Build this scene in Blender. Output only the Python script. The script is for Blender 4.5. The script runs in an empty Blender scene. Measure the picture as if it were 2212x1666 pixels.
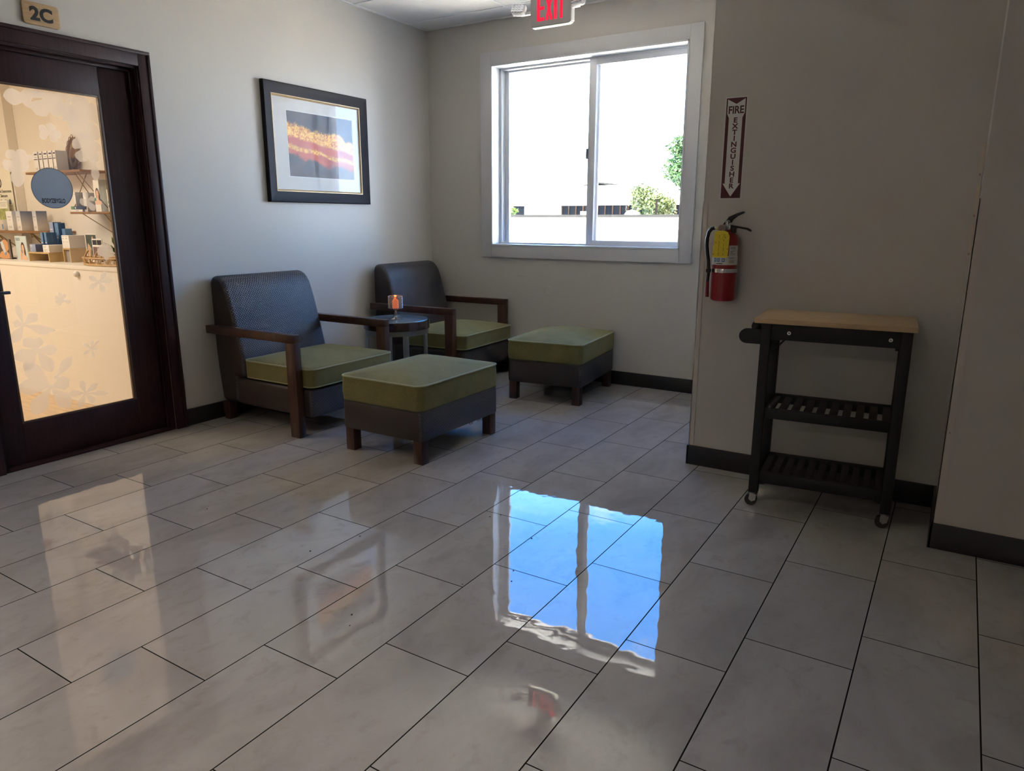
import bpy, bmesh, math, random
from mathutils import Vector, Matrix
S = bpy.context.scene
COL = S.collection
pi = math.pi
# ------------------------------------------------------------------ camera
cam_d = bpy.data.cameras.new('camera'); cam = bpy.data.objects.new('camera', cam_d); COL.objects.link(cam)
cam_d.sensor_width = 36.0; cam_d.sensor_fit = 'HORIZONTAL'; cam_d.lens = 1539.35 / 2212 * 36.0
cam_d.clip_start = 0.05; cam_d.clip_end = 300
_r = Vector((0.85089139, 0.52533983, 0.00137819)); _d = Vector((0.12058957, -0.19276386, -0.97380709)); _f = Vector((-0.51131399, 0.82877027, -0.22737162))
cam.matrix_world = Matrix(((_r.x, -_d.x, -_f.x, 3.9457), (_r.y, -_d.y, -_f.y, -5.0505), (_r.z, -_d.z, -_f.z, 1.2522), (0, 0, 0, 1)))
S.camera = cam
S.view_settings.view_transform = 'Standard'; S.view_settings.look = 'None'
S.view_settings.exposure = 0.2; S.view_settings.gamma = 1.0; S.view_settings.use_curve_mapping = False

S.cycles.sample_clamp_indirect = 0.0; S.cycles.max_bounces = 14; S.cycles.diffuse_bounces = 5

# ------------------------------------------------------------------ node helpers
class N:
    """small wrapper to write shader nodes"""
    def __init__(s, tree): s.t = tree; s.n = tree.nodes; s.l = tree.links
    def new(s, typ, **k):
        nd = s.n.new(typ)
        for a, b in k.items(): setattr(nd, a, b)
        return nd
    def put(s, sock, v):
        if isinstance(v, bpy.types.NodeSocket): s.l.new(v, sock)
        elif v is not None: sock.default_value = v
    def math(s, op, a, b=None, c=None, clamp=False):
        nd = s.new('ShaderNodeMath', operation=op, use_clamp=clamp)
        s.put(nd.inputs[0], a); s.put(nd.inputs[1], b); s.put(nd.inputs[2], c)
        return nd.outputs[0]
    def vmath(s, op, a, b=None):
        nd = s.new('ShaderNodeVectorMath', operation=op); s.put(nd.inputs[0], a); s.put(nd.inputs[1], b); return nd.outputs[0]
    def mix(s, f, a, b):
        nd = s.new('ShaderNodeMix', data_type='RGBA'); s.put(nd.inputs[0], f); s.put(nd.inputs[6], a); s.put(nd.inputs[7], b); return nd.outputs[2]
    def noise(s, vec, scale, detail=3, rough=.5, dist=0.0, dim='3D', w=None):
        nd = s.new('ShaderNodeTexNoise', noise_dimensions=dim)
        if vec is not None: s.put(nd.inputs['Vector'], vec)
        if w is not None: s.put(nd.inputs['W'], w)
        nd.inputs['Scale'].default_value = scale; nd.inputs['Detail'].default_value = detail
        nd.inputs['Roughness'].default_value = rough; nd.inputs['Distortion'].default_value = dist
        return nd.outputs[0]
    def ramp(s, f, stops):
        nd = s.new('ShaderNodeValToRGB'); cr = nd.color_ramp
        while len(cr.elements) < len(stops): cr.elements.new(0.5)
        for e, (p, c) in zip(cr.elements, stops): e.position = p; e.color = (*c, 1) if len(c) == 3 else c
        s.put(nd.inputs[0], f); return nd.outputs[0]
    def bump(s, h, dist, strength=1.0, normal=None):
        nd = s.new('ShaderNodeBump'); nd.inputs['Strength'].default_value = strength; nd.inputs['Distance'].default_value = dist
        s.put(nd.inputs['Height'], h); s.put(nd.inputs['Normal'], normal); return nd.outputs[0]
    def map(s, v, scale=(1, 1, 1), loc=(0, 0, 0), rot=(0, 0, 0)):
        nd = s.new('ShaderNodeMapping'); s.put(nd.inputs[0], v)
        nd.inputs[1].default_value = loc; nd.inputs[2].default_value = rot; nd.inputs[3].default_value = scale
        return nd.outputs[0]

# ------------------------------------------------------------------ world: blue sky with clouds
W = bpy.data.worlds.new('sky'); S.world = W; W.use_nodes = True
w = N(W.node_tree); w.n.clear()
g = w.new('ShaderNodeTexCoord').outputs['Generated']
sep = w.new('ShaderNodeSeparateXYZ'); w.put(sep.inputs[0], g)
zz = w.math('MAXIMUM', sep.outputs[2], 0.0)
grad = w.ramp(zz, [(0.0, (16, 20, 24)), (0.10, (11, 16, 23)), (0.25, (3.4, 8.6, 18)), (0.42, (.5, 2.7, 7.6)), (1.0, (0.35, 2.1, 6.4))])
inv = w.math('DIVIDE', 1.0, w.math('ADD', zz, 0.12))
cmb = w.new('ShaderNodeCombineXYZ'); w.put(cmb.inputs[0], w.math('MULTIPLY', sep.outputs[0], inv)); w.put(cmb.inputs[1], w.math('MULTIPLY', sep.outputs[1], inv))
cn = w.noise(w.map(cmb.outputs[0], (1, 1, 1), (5.3, 2.2, 0)), 1.25, 8, .58, .5)
cl = w.ramp(cn, [(0.57, (0, 0, 0)), (0.72, (1, 1, 1))])
skyc = w.mix(w.math('MULTIPLY', cl, .92), grad, (6.0, 6.7, 7.6, 1))
bg = w.new('ShaderNodeBackground'); w.put(bg.inputs[0], skyc); bg.inputs[1].default_value = 1.0
w.l.new(bg.outputs[0], w.new('ShaderNodeOutputWorld').inputs[0])

def light(name, typ, loc, energy, color, size=1.0, sizey=None, rot=(0, 0, 0)):
    d = bpy.data.lights.new(name, typ); d.energy = energy; d.color = color
    if typ == 'AREA':
        d.size = size
        if sizey: d.shape = 'RECTANGLE'; d.size_y = sizey
    if typ == 'POINT': d.shadow_soft_size = size
    o = bpy.data.objects.new(name, d); o.location = loc; o.rotation_euler = rot; COL.objects.link(o); return o
sun = light('sun', 'SUN', (0, -10, 20), 120.0, (1.0, .93, .80)); sun.data.angle = 0.01
sun.rotation_euler = (math.radians(21), 0, math.radians(14))
light('clinic_ceiling_light', 'AREA', (-1.3, -4.1, 2.56), 40, (1.0, .87, .69), 1.2, 1.2)
light('clinic_ceiling_light', 'AREA', (-2.8, -4.3, 2.56), 37, (1.0, .87, .69), 1.2, 1.2)
hl = light('hall_fill_light', 'AREA', (2.0, -5.2, 2.74), 19, (1.0, .84, .68), 1.2, .6); hl.data.spread = math.radians(115)  # unseen warm fill added over the hall to lift the foreground floor
light('hall_fill_light', 'AREA', (3.0, -8.2, 2.74), 20, (1.0, .84, .68), 1.2, .6)  # second added fill, out of view behind the camera, lifts the right wall

# ------------------------------------------------------------------ materials
MATS = {}
def mat(name, col=(.5, .5, .5), rough=.5, metal=0.0, bump=None, spec=None, coat=0, sheen=0, emit=None, estr=0, var=None, alpha=None, trans=0):
    if name in MATS: return MATS[name]
    m = bpy.data.materials.new(name); m.use_nodes = True; t = N(m.node_tree)
    p = t.n['Principled BSDF']; p.inputs['Base Color'].default_value = (*col, 1); p.inputs['Roughness'].default_value = rough
    p.inputs['Metallic'].default_value = metal
    if spec is not None: p.inputs['IOR'].default_value = spec
    if coat: p.inputs['Coat Weight'].default_value = coat; p.inputs['Coat Roughness'].default_value = .08
    if sheen: p.inputs['Sheen Weight'].default_value = sheen; p.inputs['Sheen Roughness'].default_value = .4
    if emit: p.inputs['Emission Color'].default_value = (*emit, 1); p.inputs['Emission Strength'].default_value = estr
    if trans: p.inputs['Transmission Weight'].default_value = trans
    tc = t.new('ShaderNodeTexCoord').outputs['Object']
    if var:
        sc, amt = var[:2]; v = t.map(tc, var[2] if len(var) > 2 else (1, 1, 1))
        nz = t.noise(v, sc, 5, .6)
        dk = tuple(c * (1 - amt) for c in col); lt = tuple(min(1, c * (1 + amt)) for c in col)
        t.put(p.inputs['Base Color'], t.ramp(nz, [(.3, dk), (.7, lt)]))
    if bump:
        sc, dist = bump[:2]
        t.put(p.inputs['Normal'], t.bump(t.noise(t.map(tc, bump[2] if len(bump) > 2 else (1, 1, 1)), sc, 4), dist))
    m['t'] = 0; MATS[name] = m; return m

wall_m = mat('greige wall paint', (.53, .505, .46), .45, bump=(160, .0003))
clinic_m = mat('cream clinic wall paint', (.80, .74, .65), .6, bump=(120, .0008))
ceil_m = mat('mineral ceiling tile', (.78, .77, .75), .9, bump=(420, .0012), var=(300, .05))
grid_m = mat('white ceiling grid', (.8, .8, .79), .5)
base_m = mat('black vinyl baseboard', (.012, .010, .012), .38)
trim_m = mat('white window trim paint', (.56, .555, .56), .35)
frame_m = mat('white window frame vinyl', (.60, .61, .63), .3)
door_m = mat('dark mahogany door wood', (.028, .0095, .0105), .5, bump=(18, .0004, (1, 1, .06)), var=(14, .35, (1, 6, .4)), spec=1.35)
leather_m = mat('plain brown leather', (.032, .021, .019), .5, bump=(300, .0004))
wood_m = mat('brown chair wood', (.052, .020, .012), .34, var=(20, .35, (1, 1, .2)), bump=(40, .0002, (1, 1, .1)))
black_m = mat('black painted wood', (.004, .004, .005), .55, bump=(60, .0003))
slat_m = mat('dark brown slat wood', (.022, .015, .014), .65, var=(30, .3))
rubber_m = mat('black rubber', (.008, .008, .008), .45)
chrome_m = mat('brushed metal', (.33, .32, .30), .32, 1.0)
steel_m = mat('bright steel', (.75, .75, .74), .18, 1.0)
white_m = mat('white plastic', (.72, .72, .70), .4)
exitgrey_m = mat('grey sign housing', (.36, .34, .33), .5)
black_ink = mat('black ink', (.01, .01, .012), .5)
guard_m = mat('pale corner guard', (.56, .51, .46), .35)
cream_strip = mat('cream paper strip', (.62, .52, .43), .7)

def weave():
    m = bpy.data.materials.new('brown woven leather'); m.use_nodes = True; t = N(m.node_tree); p = t.n['Principled BSDF']
    uv = t.new('ShaderNodeTexCoord').outputs['UV']
    sp = t.new('ShaderNodeSeparateXYZ'); t.put(sp.inputs[0], uv)
    cw, ch = .0175, .0092
    row = t.math('FLOOR', t.math('DIVIDE', sp.outputs[1], ch))
    off = t.math('MULTIPLY', t.math('MODULO', t.math('ABSOLUTE', row), 2.0), .5)
    fu = t.math('FRACT', t.math('ADD', t.math('ADD', t.math('DIVIDE', sp.outputs[0], cw), off), 50.0))
    fv = t.math('FRACT', t.math('ADD', t.math('DIVIDE', sp.outputs[1], ch), 50.0))
    a = t.math('SINE', t.math('MULTIPLY', fu, pi)); b = t.math('SINE', t.math('MULTIPLY', fv, pi))
    h = t.math('POWER', t.math('MULTIPLY', t.math('POWER', a, 1.3), b), .45)
    t.put(p.inputs['Base Color'], t.mix(h, (.004, .003, .003, 1), (.040, .027, .026, 1)))
    t.put(p.inputs['Roughness'], t.mix(h, (.8, .8, .8, 1), (.34, .34, .34, 1))); p.inputs['IOR'].default_value = 1.75
    t.put(p.inputs['Normal'], t.bump(h, .0020))
    return m
weave_m = weave()

def fabric():
    m = bpy.data.materials.new('olive green chenille'); m.use_nodes = True; t = N(m.node_tree); p = t.n['Principled BSDF']
    tc = t.new('ShaderNodeTexCoord').outputs['Object']
    a = t.noise(tc, 9, 3); b = t.noise(tc, 420, 2)
    c1 = t.ramp(a, [(.3, (.125, .106, .032)), (.7, (.190, .162, .052))])
    t.put(p.inputs['Base Color'], t.mix(t.ramp(b, [(.35, (0, 0, 0)), (.65, (1, 1, 1))]), t.mix(.55, c1, (.06, .055, .02, 1)), t.mix(.3, c1, (.30, .28, .13, 1))))
    p.inputs['Roughness'].default_value = .85
    p.inputs['Sheen Weight'].default_value = .28; p.inputs['Sheen Roughness'].default_value = .5
    p.inputs['Sheen Tint'].default_value = (.95, .92, .55, 1); p.inputs['IOR'].default_value = 1.3
    t.put(p.inputs['Normal'], t.bump(t.math('ADD', b, t.math('MULTIPLY', a, .3)), .0012))
    return m
fabric_m = fabric()
piping_m = mat('olive piping cord', (.25, .24, .10), .7, sheen=.5)
piping_d = mat('dark olive piping cord', (.05, .05, .02), .8)

def glass(name, tint=(1, 1, 1), ior=1.5, rough=0.0):
    m = bpy.data.materials.new(name); m.use_nodes = True; t = N(m.node_tree); t.n.clear()
    ge = t.new('ShaderNodeNewGeometry'); dt = t.new('ShaderNodeVectorMath', operation='DOT_PRODUCT'); t.l.new(ge.outputs['Normal'], dt.inputs[0]); t.l.new(ge.outputs['Incoming'], dt.inputs[1])
    f0 = ((ior - 1) / (ior + 1)) ** 2; c1 = t.math('SUBTRACT', 1.0, t.math('ABSOLUTE', dt.outputs['Value']), clamp=True)
    fr_ = t.math('MULTIPLY_ADD', t.math('POWER', c1, 5.0), 1 - f0, f0)
    tr = t.new('ShaderNodeBsdfTransparent'); tr.inputs[0].default_value = (*tint, 1)
    gl = t.new('ShaderNodeBsdfGlossy'); gl.inputs['Roughness'].default_value = rough
    mx = t.new('ShaderNodeMixShader'); t.l.new(fr_, mx.inputs[0]); t.l.new(tr.outputs[0], mx.inputs[1]); t.l.new(gl.outputs[0], mx.inputs[2])
    t.l.new(mx.outputs[0], t.new('ShaderNodeOutputMaterial').inputs[0]); MATS[name] = m; return m
glass_m = glass('clear pane glass'); pic_glass = glass('picture glass', (1, 1, 1), 1.28); candle_glass = glass('mosaic glass', (.9, .86, .8), 1.9, .08)

def frosted():
    m = bpy.data.materials.new('frosted vinyl film'); m.use_nodes = True; t = N(m.node_tree); t.n.clear()
    tr = t.new('ShaderNodeBsdfTransparent'); tr.inputs[0].default_value = (.97, .97, .97, 1)
    df = t.new('ShaderNodeBsdfDiffuse'); df.inputs[0].default_value = (.75, .74, .72, 1)
    tl = t.new('ShaderNodeBsdfTranslucent'); tl.inputs[0].default_value = (.86, .85, .84, 1)
    m1 = t.new('ShaderNodeMixShader'); m1.inputs[0].default_value = .72; t.l.new(df.outputs[0], m1.inputs[1]); t.l.new(tl.outputs[0], m1.inputs[2])
    m2 = t.new('ShaderNodeMixShader'); m2.inputs[0].default_value = .58; t.l.new(tr.outputs[0], m2.inputs[1]); t.l.new(m1.outputs[0], m2.inputs[2])
    t.l.new(m2.outputs[0], t.new('ShaderNodeOutputMaterial').inputs[0]); return m
frost_m = frosted()

def floor_mat():
    m = bpy.data.materials.new('polished stone-look floor tile'); m.use_nodes = True; t = N(m.node_tree); p = t.n['Principled BSDF']
    tc = t.new('ShaderNodeTexCoord').outputs['Object']
    TX, TY, A, TW, TL = 3.226, -1.9, -.0035, .305, .5997
    sp = t.new('ShaderNodeSeparateXYZ'); t.put(sp.inputs[0], tc)
    x = t.math('SUBTRACT', sp.outputs[0], TX); y = t.math('SUBTRACT', sp.outputs[1], TY); ca, sa = math.cos(A), math.sin(A)
    u = t.math('ADD', t.math('MULTIPLY', x, ca), t.math('MULTIPLY', y, sa)); v = t.math('SUBTRACT', t.math('MULTIPLY', y, ca), t.math('MULTIPLY', x, sa))
    U = t.math('DIVIDE', u, TW); i = t.math('FLOOR', U); fu = t.math('SUBTRACT', U, i)
    V = t.math('DIVIDE', t.math('SUBTRACT', v, t.math('MULTIPLY_ADD', i, .2017, -1.3106)), TL); j = t.math('FLOOR', V); fv = t.math('SUBTRACT', V, j)
    du = t.math('MULTIPLY', t.math('MINIMUM', fu, t.math('SUBTRACT', 1.0, fu)), TW)
    dv = t.math('MULTIPLY', t.math('MINIMUM', fv, t.math('SUBTRACT', 1.0, fv)), TL)
    dm = t.math('MINIMUM', du, t.math('MULTIPLY', dv, 1.1))
    grout = t.math('LESS_THAN', dm, .0020)
    ij = t.new('ShaderNodeCombineXYZ'); t.put(ij.inputs[0], i); t.put(ij.inputs[1], j)
    wn = t.new('ShaderNodeTexWhiteNoise', noise_dimensions='2D'); t.put(wn.inputs['Vector'], ij.outputs[0])
    rs = t.new('ShaderNodeSeparateColor'); t.put(rs.inputs[0], wn.outputs['Color'])
    offv = t.vmath('ADD', tc, t.vmath('MULTIPLY', wn.outputs['Color'], (37, 23, 11)))
    n1 = t.noise(t.map(offv, (1, .55, 1)), 3.2, 6, .62, .6)
    n2 = t.noise(t.map(offv, (1, .7, 1)), 16, 8, .7, .5)
    c = t.ramp(n1, [(.30, (.262, .241, .221)), (.50, (.335, .312, .289)), (.70, (.378, .355, .332))])
    c = t.mix(t.math('MULTIPLY', t.ramp(n2, [(.54, (0, 0, 0)), (.66, (1, 1, 1))]), .5), c, (.26, .235, .21, 1))
    c = t.mix(t.math('MULTIPLY', rs.outputs[0], .16), c, (.26, .245, .225, 1))
    c = t.mix(grout, c, (.012, .010, .009, 1))
    t.put(p.inputs['Base Color'], c)
    t.put(p.inputs['Roughness'], t.mix(grout, (.014, .014, .014, 1), (.8, .8, .8, 1)))
    t.put(p.inputs['Specular IOR Level'], t.math('MULTIPLY_ADD', grout, -.5, .5)); p.inputs['IOR'].default_value = 1.66
    tilt = t.math('ADD', t.math('MULTIPLY', t.math('SUBTRACT', rs.outputs[1], .5), t.math('MULTIPLY', fu, TW * .004)),
                  t.math('MULTIPLY', t.math('SUBTRACT', rs.outputs[2], .5), t.math('MULTIPLY', fv, TL * .004)))
    wav = t.math('MULTIPLY', t.noise(offv, 8, 2, .5), .0006)
    hgt = t.math("ADD", tilt, wav)
    t.put(p.inputs['Normal'], t.bump(hgt, 1.0))
    return m
floor_m = floor_mat()

# ------------------------------------------------------------------ mesh builder
class B:
    def __init__(s): s.bm = bmesh.new()
    def _merge(s, tb, M=None, mi=0):
        if M is not None: bmesh.ops.transform(tb, matrix=M, verts=tb.verts)
        for f in tb.faces: f.material_index = mi
        me = bpy.data.meshes.new('t'); tb.to_mesh(me); tb.free(); s.bm.from_mesh(me); bpy.data.meshes.remove(me)
    def box(s, x0, x1, y0, y1, z0, z1, bev=0, M=None, mi=0, seg=2):
        tb = bmesh.new(); bmesh.ops.create_cube(tb, size=1)
        bmesh.ops.scale(tb, vec=(x1 - x0, y1 - y0, z1 - z0), verts=tb.verts)
        bmesh.ops.translate(tb, vec=((x0 + x1) / 2, (y0 + y1) / 2, (z0 + z1) / 2), verts=tb.verts)
        if bev: bmesh.ops.bevel(tb, geom=tb.edges[:], offset=bev, segments=seg, affect='EDGES', profile=.5)
        s._merge(tb, M, mi); return s
    def prism(s, poly, axis, a0, a1, bev=0, M=None, mi=0, seg=3):
        """extrude polygon along axis; poly coordinates are the other two axes in order"""
        def P(u, v, a): return {'x': (a, u, v), 'y': (u, a, v), 'z': (u, v, a)}[axis]
        tb = bmesh.new(); lo = [tb.verts.new(P(u, v, a0)) for u, v in poly]; hi = [tb.verts.new(P(u, v, a1)) for u, v in poly]; n = len(poly)
        tb.faces.new(lo); tb.faces.new(hi[::-1])
        for i in range(n): tb.faces.new((lo[i], hi[i], hi[(i + 1) % n], lo[(i + 1) % n]))
        bmesh.ops.recalc_face_normals(tb, faces=tb.faces)
        if bev:
            es = [e for e in tb.edges if len(e.link_faces) == 2 and e.calc_face_angle(0) > .6]
            bmesh.ops.bevel(tb, geom=es, offset=bev, segments=seg, affect='EDGES', profile=.5)
        s._merge(tb, M, mi); return s
    def lathe(s, prof, cx=0, cy=0, cz=0, n=32, M=None, mi=0):
        tb = bmesh.new(); rings = []
        for r, z in prof:
            if r < 1e-6: rings.append([tb.verts.new((cx, cy, cz + z))])
            else: rings.append([tb.verts.new((cx + r * math.cos(2 * pi * k / n), cy + r * math.sin(2 * pi * k / n), cz + z)) for k in range(n)])
        for a, b in zip(rings, rings[1:]):
            if len(a) == 1 and len(b) == 1: continue
            for k in range(n):
                k2 = (k + 1) % n
                if len(a) == 1: tb.faces.new((a[0], b[k], b[k2]))
                elif len(b) == 1: tb.faces.new((a[k], a[k2], b[0]))
                else: tb.faces.new((a[k], a[k2], b[k2], b[k]))
        bmesh.ops.recalc_face_normals(tb, faces=tb.faces)
        s._merge(tb, M, mi); return s
    def cyl(s, p0, p1, r, n=20, r2=None, mi=0):
        p0, p1 = Vector(p0), Vector(p1); L = (p1 - p0).length; r2 = r if r2 is None else r2
        M = Matrix.Translation(p0) @ Vector((0, 0, 1)).rotation_difference(p1 - p0).to_matrix().to_4x4()
        return s.lathe([(0, 0), (r, 0), (r2, L), (0, L)], n=n, M=M, mi=mi)
    def tube(s, pts, r, n=8, closed=False, mi=0, flat=1.0):
        pts = [Vector(p) for p in pts]; m = len(pts); tb = bmesh.new(); rings = []
        prev = None
        for i, p in enumerate(pts):
            if closed: d = pts[(i + 1) % m] - pts[i - 1]
            else: d = pts[min(i + 1, m - 1)] - pts[max(i - 1, 0)]
            d.normalize()
            if prev is None:
                a = Vector((0, 0, 1)) if abs(d.z) < .9 else Vector((1, 0, 0)); u = d.cross(a).normalized()
            else: u = (prev - d * prev.dot(d)).normalized()
            prev = u; v = d.cross(u)
            rr = r[i] if isinstance(r, (list, tuple)) else r
            rings.append([tb.verts.new(p + (u * math.cos(2 * pi * k / n) + v * math.sin(2 * pi * k / n) * flat) * rr) for k in range(n)])
        for i in range(m if closed else m - 1):
            a, b = rings[i], rings[(i + 1) % m]
            for k in range(n): tb.faces.new((a[k], a[(k + 1) % n], b[(k + 1) % n], b[k]))
        if not closed: tb.faces.new(rings[0][::-1]); tb.faces.new(rings[-1])
        bmesh.ops.recalc_face_normals(tb, faces=tb.faces)
        s._merge(tb, None, mi); return s
    def sphere(s, c, r, sc=(1, 1, 1), seg=16, mi=0):
        tb = bmesh.new(); bmesh.ops.create_uvsphere(tb, u_segments=seg, v_segments=max(6, seg // 2), radius=r)
        bmesh.ops.scale(tb, vec=sc, verts=tb.verts); bmesh.ops.translate(tb, vec=c, verts=tb.verts); s._merge(tb, None, mi); return s
    def rings(s, outl, layers, mi=0, cap=True):
        """outl(inset) -> list of (x,y); layers = [(inset, z)]"""
        tb = bmesh.new(); R = [[tb.verts.new((x, y, z)) for x, y in outl(i)] for i, z in layers]; n = len(R[0])
        for a, b in zip(R, R[1:]):
            for k in range(n): tb.faces.new((a[k], a[(k + 1) % n], b[(k + 1) % n], b[k]))
        if cap: tb.faces.new(R[0][::-1]); tb.faces.new(R[-1])
        bmesh.ops.recalc_face_normals(tb, faces=tb.faces); s._merge(tb, None, mi); return s
    def polys(s, faces, mi=0):
        tb = bmesh.new()
        for f in faces: tb.faces.new([tb.verts.new(p) for p in f])
        s._merge(tb, None, mi); return s
    def build(s, name, mats, parent=None, M=None, uv=False, ang=35):
        bm = s.bm
        for f in bm.faces: f.smooth = True
        for e in bm.edges:
            if len(e.link_faces) == 2 and e.calc_face_angle(0) > math.radians(ang): e.smooth = False
        if uv:
            L = bm.loops.layers.uv.new('UVMap')
            for f in bm.faces:
                n = f.normal; ax = max(range(3), key=lambda k: abs(n[k]) * (1.25 if k == 0 else 1))
                for l in f.loops:
                    c = l.vert.co
                    l[L].uv = (c.y, c.z) if ax == 0 else ((c.x, c.z) if ax == 1 else (c.y, c.x))
                if uv == 'x': f.material_index = 0 if (n.x > .45 or (n.z > .5 and c.z > .5)) else 1
        me = bpy.data.meshes.new(name); bm.to_mesh(me); bm.free()
        for m in (mats if isinstance(mats, (list, tuple)) else [mats]): me.materials.append(m)
        o = bpy.data.objects.new(name, me); COL.objects.link(o)
        if parent is not None: o.parent = parent
        if M is not None: o.matrix_local = M
        return o
def rrect(w, d, r, n=6):
    def f(ins):
        ww, dd = w / 2 - ins, d / 2 - ins; ww = max(ww, .002); dd = max(dd, .002)
        rr = max(min(r + ins * .6, ww, dd) * .999, .001); out = []
        for cx, cy, a0 in ((ww - rr, dd - rr, 0), (-ww + rr, dd - rr, pi / 2), (-ww + rr, -dd + rr, pi), (ww - rr, -dd + rr, 3 * pi / 2)):
            for k in range(n + 1):
                a = a0 + pi / 2 * k / n; out.append((cx + rr * math.cos(a), cy + rr * math.sin(a)))
        return out
    return f
def thing(name, label, cat, loc=(0, 0, 0), rz=0, group=None):
    o = bpy.data.objects.new(name, None); COL.objects.link(o); o.location = loc; o.rotation_euler = (0, 0, rz); o.empty_display_size = .1
    return tag(o, label, cat, group)
def tag(o, label, cat, group=None):
    o['label'] = label; o['category'] = cat
    if group: o['group'] = group
    return o
def struct(o, label=None):
    o['kind'] = 'structure'
    if label: o['label'] = label
    return o
XP = Matrix(((0, 0, 1, 0), (1, 0, 0, 0), (0, 1, 0, 0), (0, 0, 0, 1)))       # text on a wall that faces +x
YN = Matrix(((1, 0, 0, 0), (0, 0, -1, 0), (0, 1, 0, 0), (0, 0, 0, 1)))      # text on a wall that faces -y
def text(name, s, size, loc, base, m, parent=None, align='CENTER', bold=0.0, ext=.0004, sx=1.0, spacing=1.0):
    c = bpy.data.curves.new(name, 'FONT'); c.body = s; c.size = size; c.align_x = align; c.extrude = ext; c.offset = bold; c.space_character = spacing; c.resolution_u = 4
    t = bpy.data.objects.new(name, c); me = bpy.data.meshes.new_from_object(t); bpy.data.objects.remove(t); bpy.data.curves.remove(c)
    me.transform(Matrix.Translation(loc) @ base @ Matrix.Diagonal((sx, 1, 1, 1))); me.name = name
    me.materials.clear(); me.materials.append(m)
    o = bpy.data.objects.new(name, me); COL.objects.link(o)
    if parent is not None: o.parent = parent
    return o
def copy_tree(o, parent=None):
    c = o.copy(); COL.objects.link(c); c.parent = parent
    for ch in [x for x in bpy.data.objects if x.parent == o and x is not c]: copy_tree(ch, c)
    return c

# ================================================================== THE SETTING
struct(B().box(-.06, 7.2, -9.2, .2, -.06, 0).build('floor', floor_m))
clinic_floor = mat('pale oak floor', (.58, .42, .26), .4, var=(6, .18, (.6, 6, 1)))
struct(B().box(-4.6, -.06, -6, -1.9, -.06, -.001).build('floor_clinic', clinic_floor))
# ceiling with grid
CZ = 2.7604
ceiling = struct(B().box(-.14, 7.2, -9.2, .2, CZ, CZ + .1).build('ceiling', ceil_m))
gb = B()
for k in range(-1, 16):
    y = -.250 - .61 * k
    if y < .19: gb.box(0, 7.2, y - .012, y + .012, CZ - .004, CZ + .001)
for k in range(7):
    x = .925 + 1.22 * k - 1.22
    if x > 0: gb.box(x - .012, x + .012, -9.2, 0, CZ - .0042, CZ + .001)
gb.box(0, .022, -9.2, 0, CZ - .006, CZ + .001); gb.box(0, 2.87, -.022, 0, CZ - .006, CZ + .001)
gb.build('ceiling_grid', grid_m, ceiling)
# left wall with door opening y -3.51..-2.567, z..2.062
DY0, DY1, DZ = -3.505, -2.567, 2.062
struct(B().box(-.14, 0, DY1, .0, 0, CZ).box(-.14, 0, -9.2, DY0, 0, CZ).box(-.14, 0, DY0, DY1, DZ, CZ).build('wall_left', wall_m))
# window wall
WX0, WX1, WZ0, WZ1 = .640, 2.240, 1.040, 2.430
struct(B().box(-5, WX0, 0, .2, -3, 3.2).box(WX1, 7.4, 0, .2, -3, 3.2).box(WX0, WX1, 0, .2, -3, WZ0).box(WX0, WX1, 0, .2, WZ1, 3.2).build('wall_back', wall_m))
back = bpy.data.objects['wall_back']
# small plaster repairs on the window wall
pb = B()
def ridge(pts, r): pb.tube([(x, -.0005, z) for x, z in pts], r, 6)
ridge([(.775, .806), (.80, .801), (.82, .803)], [.002, .005, .001]); ridge([(.862, .806), (.885, .802), (.91, .804), (.925, .809)], [.001, .006, .005, .002]); ridge([(.935, .806), (.965, .799), (.985, .806)], [.002, .006, .002])
ridge([(1.170 + .032 * math.cos(a), .695 + .03 * math.sin(a)) for a in [math.radians(40 + 12 * k) for k in range(20)]], [.001] + [.0042] * 18 + [.001])
ridge([(1.155, .672), (1.175, .664), (1.20, .668)], [.001, .004, .001])
ridge([(1.005, .613), (1.03, .609), (1.07, .609), (1.10, .610)], [.002, .004, .0035, .001]); ridge([(1.17, .598), (1.20, .585), (1.215, .575)], [.0005, .002, .0005])
pb.build('plaster_repair', wall_m, back)
struct(B().box(2.864, 7.2, -1.527, 0, 0, CZ).build('wall_right', wall_m))
struct(B().box(3.9875, 7.2, -1.9884, -1.527, 0, CZ).build('wall_right_front', wall_m))
struct(B().box(7.2, 7.35, -9.2, 0.2, 0, CZ).build('wall_far_right', wall_m))
struct(B().box(-.14, 7.35, -9.35, -9.2, 0, CZ).build('wall_behind', wall_m))
struct(B().box(-5, 7.6, -9.6, .2, CZ + .1, CZ + .3).build('ceiling_roof_slab', wall_m))
# baseboards
BH = .1032
def base(name, *boxes):
    b = B()
    for q in boxes: b.box(*q, bev=.002)
    return struct(b.build(name, base_m))
base('baseboard_left', (0, .011, -2.497, -.011, 0, BH), (0, .011, -9.2, -3.58, 0, BH))
base('baseboard_back', (0.0, 2.864, -.011, 0, 0, BH))
base('baseboard_right', (2.855, 3.9875, -1.538, -1.527, 0, BH), (2.853, 2.864, -1.538, -.011, 0, BH))
base('baseboard_right_front', (3.9775, 7.2, -1.999, -1.988, 0, BH), (3.9765, 3.9875, -1.999, -1.538, 0, BH))
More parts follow.
